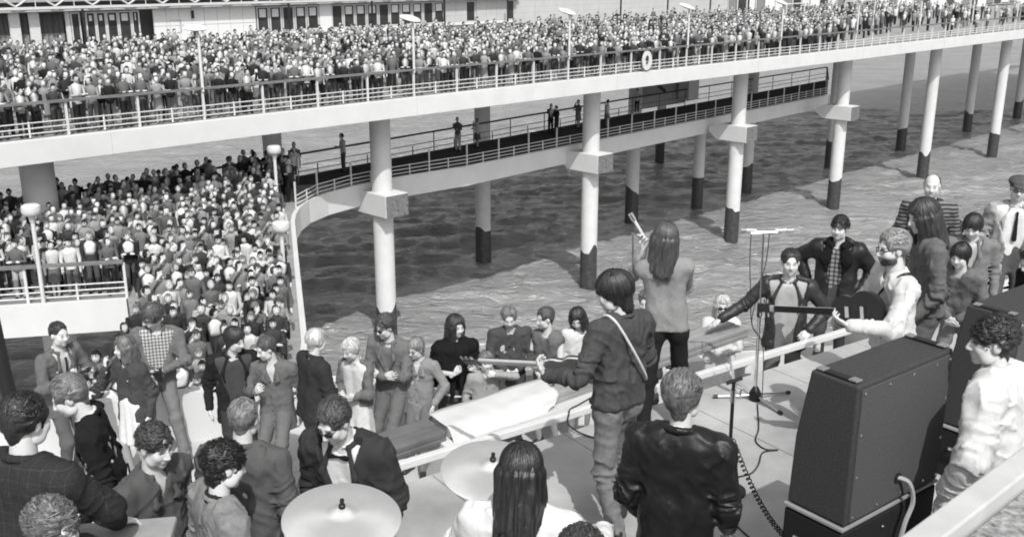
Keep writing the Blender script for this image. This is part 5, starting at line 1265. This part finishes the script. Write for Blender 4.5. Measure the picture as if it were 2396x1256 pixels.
# cameras
def camera(c, lookd, label, sc=1.0):
    u = nrm(lookd); r = nrm(np.cross(u, (0, 0, 1))); up = np.cross(r, u); root = empty('film_camera', tuple(c))
    MB().box((0, 0, 0), (.05 * sc, .14 * sc, .09 * sc), u, r, up).build('body', blackp, root, bevel=.008); MB().tube([u * .02 * sc, u * .09 * sc], [.033 * sc, .036 * sc], 14).build('lens', chrome, root, smooth=True); MB().box(up * .055 * sc, (.04 * sc, .05 * sc, .025 * sc), u, r, up).build('viewfinder', chrome, root)
    tag(root, label, 'camera')
i = PP['cameraman']; p = (i['w'](i['arms'][1][1]) + i['w'](i['arms'][-1][1])) / 2 + [.07, -.02, .05]; camera(p, (.9, -.2, 0), 'black film camera in the hands of the grey-suited man', 1.15)
i = PP['denim_tall']; p = (i['w'](i['arms'][1][1]) + i['w'](i['arms'][-1][1])) / 2 + [0, -.07, -.03]; camera(p, (.3, -.9, -.3), 'black box camera held by the tall denim man', 1.5)
i = PP['press_man']; p = i['w'](i['P0'] + i['fwd'] * .3 + i['ax'] * .25); camera(p, (-.8, -.4, -.2), 'black press camera held at the right edge', 1.4)
# dark leaning pole at the left edge
pl = aty(8, 870, 11.5); pt = aty(-14, 770, 11.5); pb = atz(30, 965, AU - .9)
o = MB().tube([tuple(pt + (pt - pl) * 2), tuple(pl), tuple(aty(46, 1010, 11.5))], .09, 10).build('dark_spar', steel, smooth=True); tag(o, 'dark slanting spar at the far left edge above the water', 'pole')
# ================================================================== the packed crowd
crowd_m = mat('crowd', attr='Col', rough=.85, spec=.2, var=.10, scale=30)
def tube_np(P, Rr, n, sq=1.0):
    P = [A3(p) for p in P]; V = []; Fs = []
    for i, p in enumerate(P):
        d = nrm(P[min(i + 1, len(P) - 1)] - P[max(i - 1, 0)]); a = np.cross(d, (0, 1, 0)) if abs(d[1]) < .9 else np.cross(d, (1, 0, 0)); a = nrm(a); b = np.cross(d, a)
        for j in range(n): t = 2 * math.pi * (j + .5) / n; V.append(p + Rr[i] * (a * math.cos(t) + b * math.sin(t) * sq))
    for i in range(len(P) - 1):
        for j in range(n): q = i * n; Fs.append((q + j, q + n + j, q + n + (j + 1) % n, q + (j + 1) % n))
    return np.array(V), Fs
def crowd_variant(k, lod=0):
    rng = np.random.default_rng(900 + k); V, Fs, C = [], [], []
    def add(v, f, c):
        o = len(V); V.extend(v); Fs.extend([tuple(i + o for i in q) for q in f]); C.extend(np.broadcast_to(c, (len(v),)))
    fem = rng.random() < .35; H = rng.normal(1.66 if fem else 1.75, .05); s = H / 1.75
    tone = rng.choice(3, p=[.45, .37, .18]); tg = [rng.uniform(.012, .05), rng.uniform(.10, .28), rng.uniform(.40, .66)][tone]; bg = rng.choice([.02, .05, .09, .16, .45], p=[.3, .3, .2, .15, .05])
    hg = rng.choice([.010, .022, .05, .13, .36], p=[.40, .30, .16, .09, .05]); sk = rng.uniform(.54, .66)
    hat = rng.random() < .05
    pose = ['down', 'fold', 'down', 'rail', 'face', 'fold', 'down', 'fold'][k % 8]
    openv = (not fem) and rng.random() < .45
    lean = .10 if pose == 'rail' else .02
    zz = lambda z: lean * max(z - .9, 0)
    # trunk
    n = 5 if lod == 2 else 7 if lod else 16; rings = [(.86, .155, .80), (1.0, .150, .75), (1.2, .178, .70), (1.36, .205, .62), (1.44, .150, .60), (1.48, .065, .9)]
    if not lod: rings = [(.84, .165, .78), (.92, .162, .78), (1.0, .150, .75), (1.1, .158, .73), (1.2, .176, .70), (1.3, .196, .64), (1.37, .205, .58), (1.41, .185, .56), (1.45, .125, .62), (1.49, .066, .9)]
    v = []; c = []
    for z, r, q in rings:
        for j in range(n):
            t = 2 * math.pi * (j + .5) / n; fo = 1 if lod else 1 + .055 * math.sin(t * 5 + z * 11 + k) + .03 * math.sin(t * 9 - z * 23); x, y = r * math.cos(t) * fo, r * math.sin(t) * q * fo; v.append((x, y + zz(z), z)); f = math.sin(t) > .8
            c.append(.66 if (openv and f and z > 1.1) else tg)
    f = [(i * n + j, i * n + (j + 1) % n, (i + 1) * n + (j + 1) % n, (i + 1) * n + j) for i in range(len(rings) - 1) for j in range(n)]
    add(v, f, np.array(c) * np.random.default_rng(k).uniform(.85, 1.15, len(c)))
    # legs or skirt
    if lod == 2:
        v, f = tube_np([(0, 0, .92), (0, 0, .05)], [.14, .10], 4); add(v, f, bg)
    elif fem and rng.random() < .7:
        v, f = tube_np([(0, 0, .92), (0, 0, .5)], [.16, .20], 8); add(v, f, bg if bg > .04 else tg)
        for sd in (-1, 1): v, f = tube_np([(.07 * sd, 0, .52), (.07 * sd, 0, .02)], [.055, .04], 5); add(v, f, .36)
    else:
        for sd in (-1, 1): v, f = tube_np([(.085 * sd, 0, .92), (.10 * sd, .02, .5), (.11 * sd, .0, .02)], [.10, .075, .06], 4 if lod else 6); add(v, f, bg)
    for sd in (() if lod else (-1, 1)): v, f = tube_np([(.11 * sd, -.06, .04), (.12 * sd, .16, .03)], [.05, .035], 5); add(v, f, .02)
    # arms
    for sd in (() if lod == 2 else (-1, 1)):
        sh = (.20 * sd, zz(1.4), 1.40)
        if pose == 'down': e, w_ = (.25 * sd, -.03, 1.12), (.24 * sd, .06, .86)
        elif pose == 'fold': e, w_ = (.25 * sd, .05, 1.12), (-.06 * sd, .25, 1.15)
        elif pose == 'rail': e, w_ = (.27 * sd, .12 + zz(1.1), 1.12), (.08 * sd, .34, 1.13)
        else:
            e, w_ = ((.25 * sd, .06, 1.12), (-.06 * sd, .25, 1.15)) if sd < 0 else ((.30 * sd, .12, 1.22), (.09 * sd, .20, 1.52))
        slv = sk if (fem and tone == 2) else tg
        v, f = tube_np([sh, e, w_], [.068, .055, .045], 4 if lod else 8); add(v, f, [tg] * (len(v) // 3) + [slv] * (len(v) * 2 // 3))
        d = nrm(A3(w_) - A3(e))
        if lod: v, f = tube_np([w_, A3(w_) + d * .13], [.04, .03], 4, .6); add(v, f, sk); continue
        v, f = tube_np([w_, A3(w_) + d * .07, A3(w_) + d * .15], [.036, .045, .02], 5, .6); add(v, f, sk)
    # neck and head
    hz = 1.615; hy = zz(1.6) + .03; yaw = rng.normal(0, .35); pit = rng.normal(.12, .15)
    v, f = tube_np([(0, zz(1.45), 1.43), (0, hy - .01, 1.54)], [.056, .050], 6); add(v, f, sk * .9)
    nu, nv = (7, 6) if lod == 2 else (9, 8) if lod else (20, 16); v = []; c = []; lng = fem and rng.random() < .6; mop = rng.random() < .6; hl = rng.uniform(.36, .52) if mop else rng.uniform(.5, .66)
    for i in range(nv + 1):
        th = math.pi * i / nv
        for j in range(nu):
            a = 2 * math.pi * j / nu; x, y, z = math.sin(th) * math.sin(a), math.sin(th) * math.cos(a), math.cos(th)
            jag = 0 if lod else .10 * math.sin(a * 9 + k) * (abs(x) < .8)
            hair = z > (min(hl, .48) if lod else hl) + jag or (y < .12 and z > (-.85 if lng else -.30)) or (y < .32 and z > -.05)
            r = 1.0 + (.13 + .05 * math.sin(a * 7 + z * 9 + k) * (not lod) if hair else 0) + (.10 if hair and lng else 0) + (.12 if (hat and z > .3) else 0)
            jaw = 1 - .22 * max(-z - .2, 0)
            X, Y, Z = x * .082 * r * jaw, y * .102 * r, z * .126 * (r if z > 0 else 1)
            if not hair and abs(x) < .22 and -.35 < z < .1 and y > .5: Y += .020 * (1 - abs(x) / .22)
            g = hg * rng.uniform(.6, 1.5) if hair else sk
            if not lod and not hair and y > .5:
                if abs(abs(x) - .40) < .17 and .02 < z < .17: g = sk * .22; Y -= .006
                elif abs(abs(x) - .40) < .20 and .17 < z < .30: g = max(hg, sk * .35)
                elif abs(x) < .28 and -.62 < z < -.50: g = sk * .5
                elif abs(x) < .2 and -.40 < z < -.30: g = sk * .7
            if hat and z > .3: g = tg * .8
            cy, sy = math.cos(yaw), math.sin(yaw); Y2, Z2 = Y * math.cos(pit) - Z * math.sin(pit), Y * math.sin(pit) + Z * math.cos(pit)
            v.append((X * cy + Y2 * sy, -X * sy + Y2 * cy + hy, hz + Z2)); c.append(g)
    f = [(i * nu + j, (i + 1) * nu + j, (i + 1) * nu + (j + 1) % nu, i * nu + (j + 1) % nu) for i in range(nv) for j in range(nu)]
    add(v, f, np.array(c))
    tops = [['black', 'charcoal', 'dark'][k % 3], ['grey', 'mid-grey', 'dull grey'][k % 3], ['white', 'pale', 'light'][k % 3]][tone]
    desc = '%s in %s %s' % ('woman' if fem else 'man', tops, 'dress' if fem and tone == 2 else 'jacket over white' if openv else 'top')
    desc += ', ' + ('hat on' if hat else ('fair' if hg > .1 else 'brown' if hg > .05 else 'dark') + '-haired')
    desc += {'down': ', arms down', 'fold': ', arms folded', 'rail': ', leaning forward', 'face': ', hand at face'}[pose]
    return np.array(V) * s, np.array(Fs), np.array(C), desc
NVAR = 48
CV = [crowd_variant(k) for k in range(NVAR)]; CL = [crowd_variant(k, 1) for k in range(NVAR)]; CF = [crowd_variant(k, 2) for k in range(NVAR)]; CME = [None] * NVAR
def inside(p, poly):
    x, y = p; r = False; n = len(poly)
    for i in range(n):
        x0, y0 = poly[i]; x1, y1 = poly[(i + 1) % n]
        if (y0 > y) != (y1 > y) and x < (x1 - x0) * (y - y0) / (y1 - y0) + x0: r = not r
    return r
spots = []     # x, y, z, facing (towards), zone
rng = np.random.default_rng(5)
def scatter(fn_sample, n_try, dmin, out, z, keep):
    grid = {}
    for _ in range(n_try):
        p = fn_sample()
        if not keep(p): continue
        k = (int(p[0] // dmin), int(p[1] // dmin)); ok = True
        for i in (-1, 0, 1):
            for j in (-1, 0, 1):
                for q in grid.get((k[0] + i, k[1] + j), ()):
                    if (q[0] - p[0]) ** 2 + (q[1] - p[1]) ** 2 < dmin * dmin: ok = False
        if ok: grid.setdefault(k, []).append(p); out.append((p[0], p[1], z))
low_sp, up_sp = [], []
PL = [A3(p) for p in LOPOLY]
def edge_dist(p):
    best = 9
    for i in range(len(PL)):
        a, b = PL[i], PL[(i + 1) % len(PL)]; ab = b - a; t = np.clip(((A3(p) - a) @ ab) / (ab @ ab), 0, 1); best = min(best, np.linalg.norm(A3(p) - a - ab * t))
    return best
lamps_xy = [atz(103, 712, LO)[:2], atz(652, 512, LO)[:2], atz(668, 690, LO)[:2]] + [pier(s, 35.5, 0)[:2] for s in COLS1[:2]] + [pier(s, 43.2, 0)[:2] for s in COLS2[:1]]
def keep_low(p):
    if not inside(p, LOPOLY) or edge_dist(p) < .38: return False
    if min(np.hypot(*(A3(p) - l)) for l in lamps_xy) < .7: return False
    px, py = proj((p[0], p[1], LO + 1.5)); pf = proj((p[0], p[1], LO))
    if px > 690 or pf[0] > 720 or p[1] < 14.2 or px < -80: return False
    if py < 480 and rng.random() < .6: return False
    return True
scatter(lambda: (rng.uniform(-22, -3), rng.uniform(14, 48)), 26000, .47, low_sp, LO, keep_low)
def keep_up(p):
    s = PD @ A3(p); perp = -(PN @ A3(p)); px, py = proj((p[0], p[1], UP + 1.6))
    if perp < EDGE + .62 or perp > 56.5 or px < -60 or px > 2440: return False
    return True
def samp_up():
    s = rng.uniform(-4, 118); pp = EDGE + .6 + 23 * rng.random() ** .95; q = PD * s - PN * pp; return (q[0], q[1])
scatter(samp_up, 30000, .66, up_sp, UP, keep_up)
def thin(p):
    pp = -(PN @ A3(p[:2])); px, py = proj((p[0], p[1], UP + 1.6)); u = rng.random()
    if px > 2080: return u < (.22 if pp > 38 else .02)
    if px > 1930: return u < (.5 if pp > 37 else .12)
    if pp > (55.5 if px < 1000 else 52.0): return u < .2
    return u < .93
up_sp = [p for p in up_sp if thin(p)]
# a close front rank at the upper rail
front_up = []
s = up_s[2]
while s < up_s[40]:
    if rng.random() < .88: q = PD * s - PN * (EDGE + .50 + rng.uniform(0, .08)); front_up.append((q[0], q[1], UP))
    s += rng.uniform(.5, .75)
front_up = [p for p in front_up if -80 < proj((p[0], p[1], UP + 1))[0] < 1960]
walkers = [(805, 402), (1072, 352), (1117, 346), (1288, 312), (1302, 318), (1353, 300), (1420, 298), (1490, 262)]
ALL = [(x, y, z, 'low') for x, y, z in low_sp] + [(x, y, z, 'up') for x, y, z in up_sp] + [(x, y, z, 'rail') for x, y, z in front_up] + [tuple(atz(px, py, LO + .012)) + ('walk',) for px, py in walkers]
rec = []
for i, (x, y, z, zone) in enumerate(ALL):
    k = int(rng.integers(0, NVAR))
    if zone == 'rail': k = (k // 8) * 8 + int(rng.choice([1, 3, 3, 5]))
    elif k % 8 == 3: k += 1
    tx, ty = (rng.normal(0, 3), rng.normal(7, 2)) if zone != 'walk' else (x + rng.normal(0, 8), y - 6)
    ang = math.atan2(ty - y, tx - x) + rng.normal(0, .22); dep = math.hypot(x, y)
    rec.append([dep + (0 if zone != 'up' else 6), x, y, z, ang - math.pi / 2, k, zone, rng.uniform(.93, 1.06)])
rec.sort(key=lambda r: (r[6] != 'walk', r[0]))
NIND = 258
def zone_words(x, y, z, zone):
    px, py = proj((x, y, z + 1.5))
    if zone == 'walk': return 'on the lower walkway'
    if zone == 'low':
        if y < 20: return 'at gangway foot'
        if x > -11.3 and y < 29: return 'on the gangway'
        if px < 110: return 'on far left terrace'
        if -(PN @ np.array([x, y])) > 34.5: return 'shaded under the deck'
        if px > 600: return 'by the walkway bend'
        if py > 560: return 'near terrace railing'
        return 'mid terrace'
    sec = 'left of first lamp' if px < 470 else 'between first two lamps' if px < 960 else 'right of second lamp'
    return ('at upper railing ' if zone == 'rail' else 'in upper crowd ') + sec
sv_, sf_, sc_, ko = [], [], [], 0
LAB = {}
for i, (dep, x, y, z, rz, k, zone, sc) in enumerate(rec[:NIND]): LAB.setdefault(CV[k][3] + ' ' + zone_words(x, y, z, zone), []).append((proj((x, y, z + 1.5))[0], i))
LBL = {}
def short(l):
    for h_ in (', dark-haired', ', brown-haired', ', fair-haired'):
        if len(l.split()) > 16: l = l.replace(h_, '')
    return l
for lb, lst in LAB.items():
    lst.sort()
    for j, (_, i) in enumerate(lst): LBL[i] = short(lb) if len(lst) == 1 else short(lb + ', ' + ('leftmost' if j == 0 else 'rightmost' if j == len(lst) - 1 else ordw[min(j, 12)] + ' from left'))
for i, (dep, x, y, z, rz, k, zone, sc) in enumerate(rec):
    V, Fq, C, desc = CV[k]
    if i < NIND:
        if CME[k] is None: CME[k] = mk_mesh('person', V, Fq, True, C); CME[k].materials.append(crowd_m)
        o = bpy.data.objects.new('person', CME[k]); COL.objects.link(o); o.location = (x, y, z); o.rotation_euler = (0, 0, rz); o.scale = (sc,) * 3
        tag(o, LBL[i], 'person', {'walk': 'strollers on the lower walkway', 'low': 'crowd packed on the lower terrace', 'up': 'crowd on the upper deck', 'rail': 'crowd leaning on the upper railing'}[zone])
    else:
        V, Fq, C, _ = (CF if math.hypot(x, y) > 62 else CL)[k]; c, s_ = math.cos(rz), math.sin(rz); Q = V * sc; Q = np.stack([Q[:, 0] * c - Q[:, 1] * s_ + x, Q[:, 0] * s_ + Q[:, 1] * c + y, Q[:, 2] + z], 1)
        sv_.append(Q); sf_.append(Fq + ko); sc_.append(C * rng.uniform(.85, 1.15)); ko += len(Q)
cr = link('crowd', mk_mesh('crowd', np.concatenate(sv_), np.concatenate(sf_), True, np.concatenate(sc_)), crowd_m)
tag(cr, 'dense mass of spectators filling the upper deck', 'crowd', kind='stuff')
print('LODTRIS', 2 * len(CL[0][1]), 2 * len(CF[0][1]))
print('CROWD', len(rec), 'low', len(low_sp), 'up', len(up_sp), 'rail', len(front_up), 'tris', 2 * len(CV[0][1]))
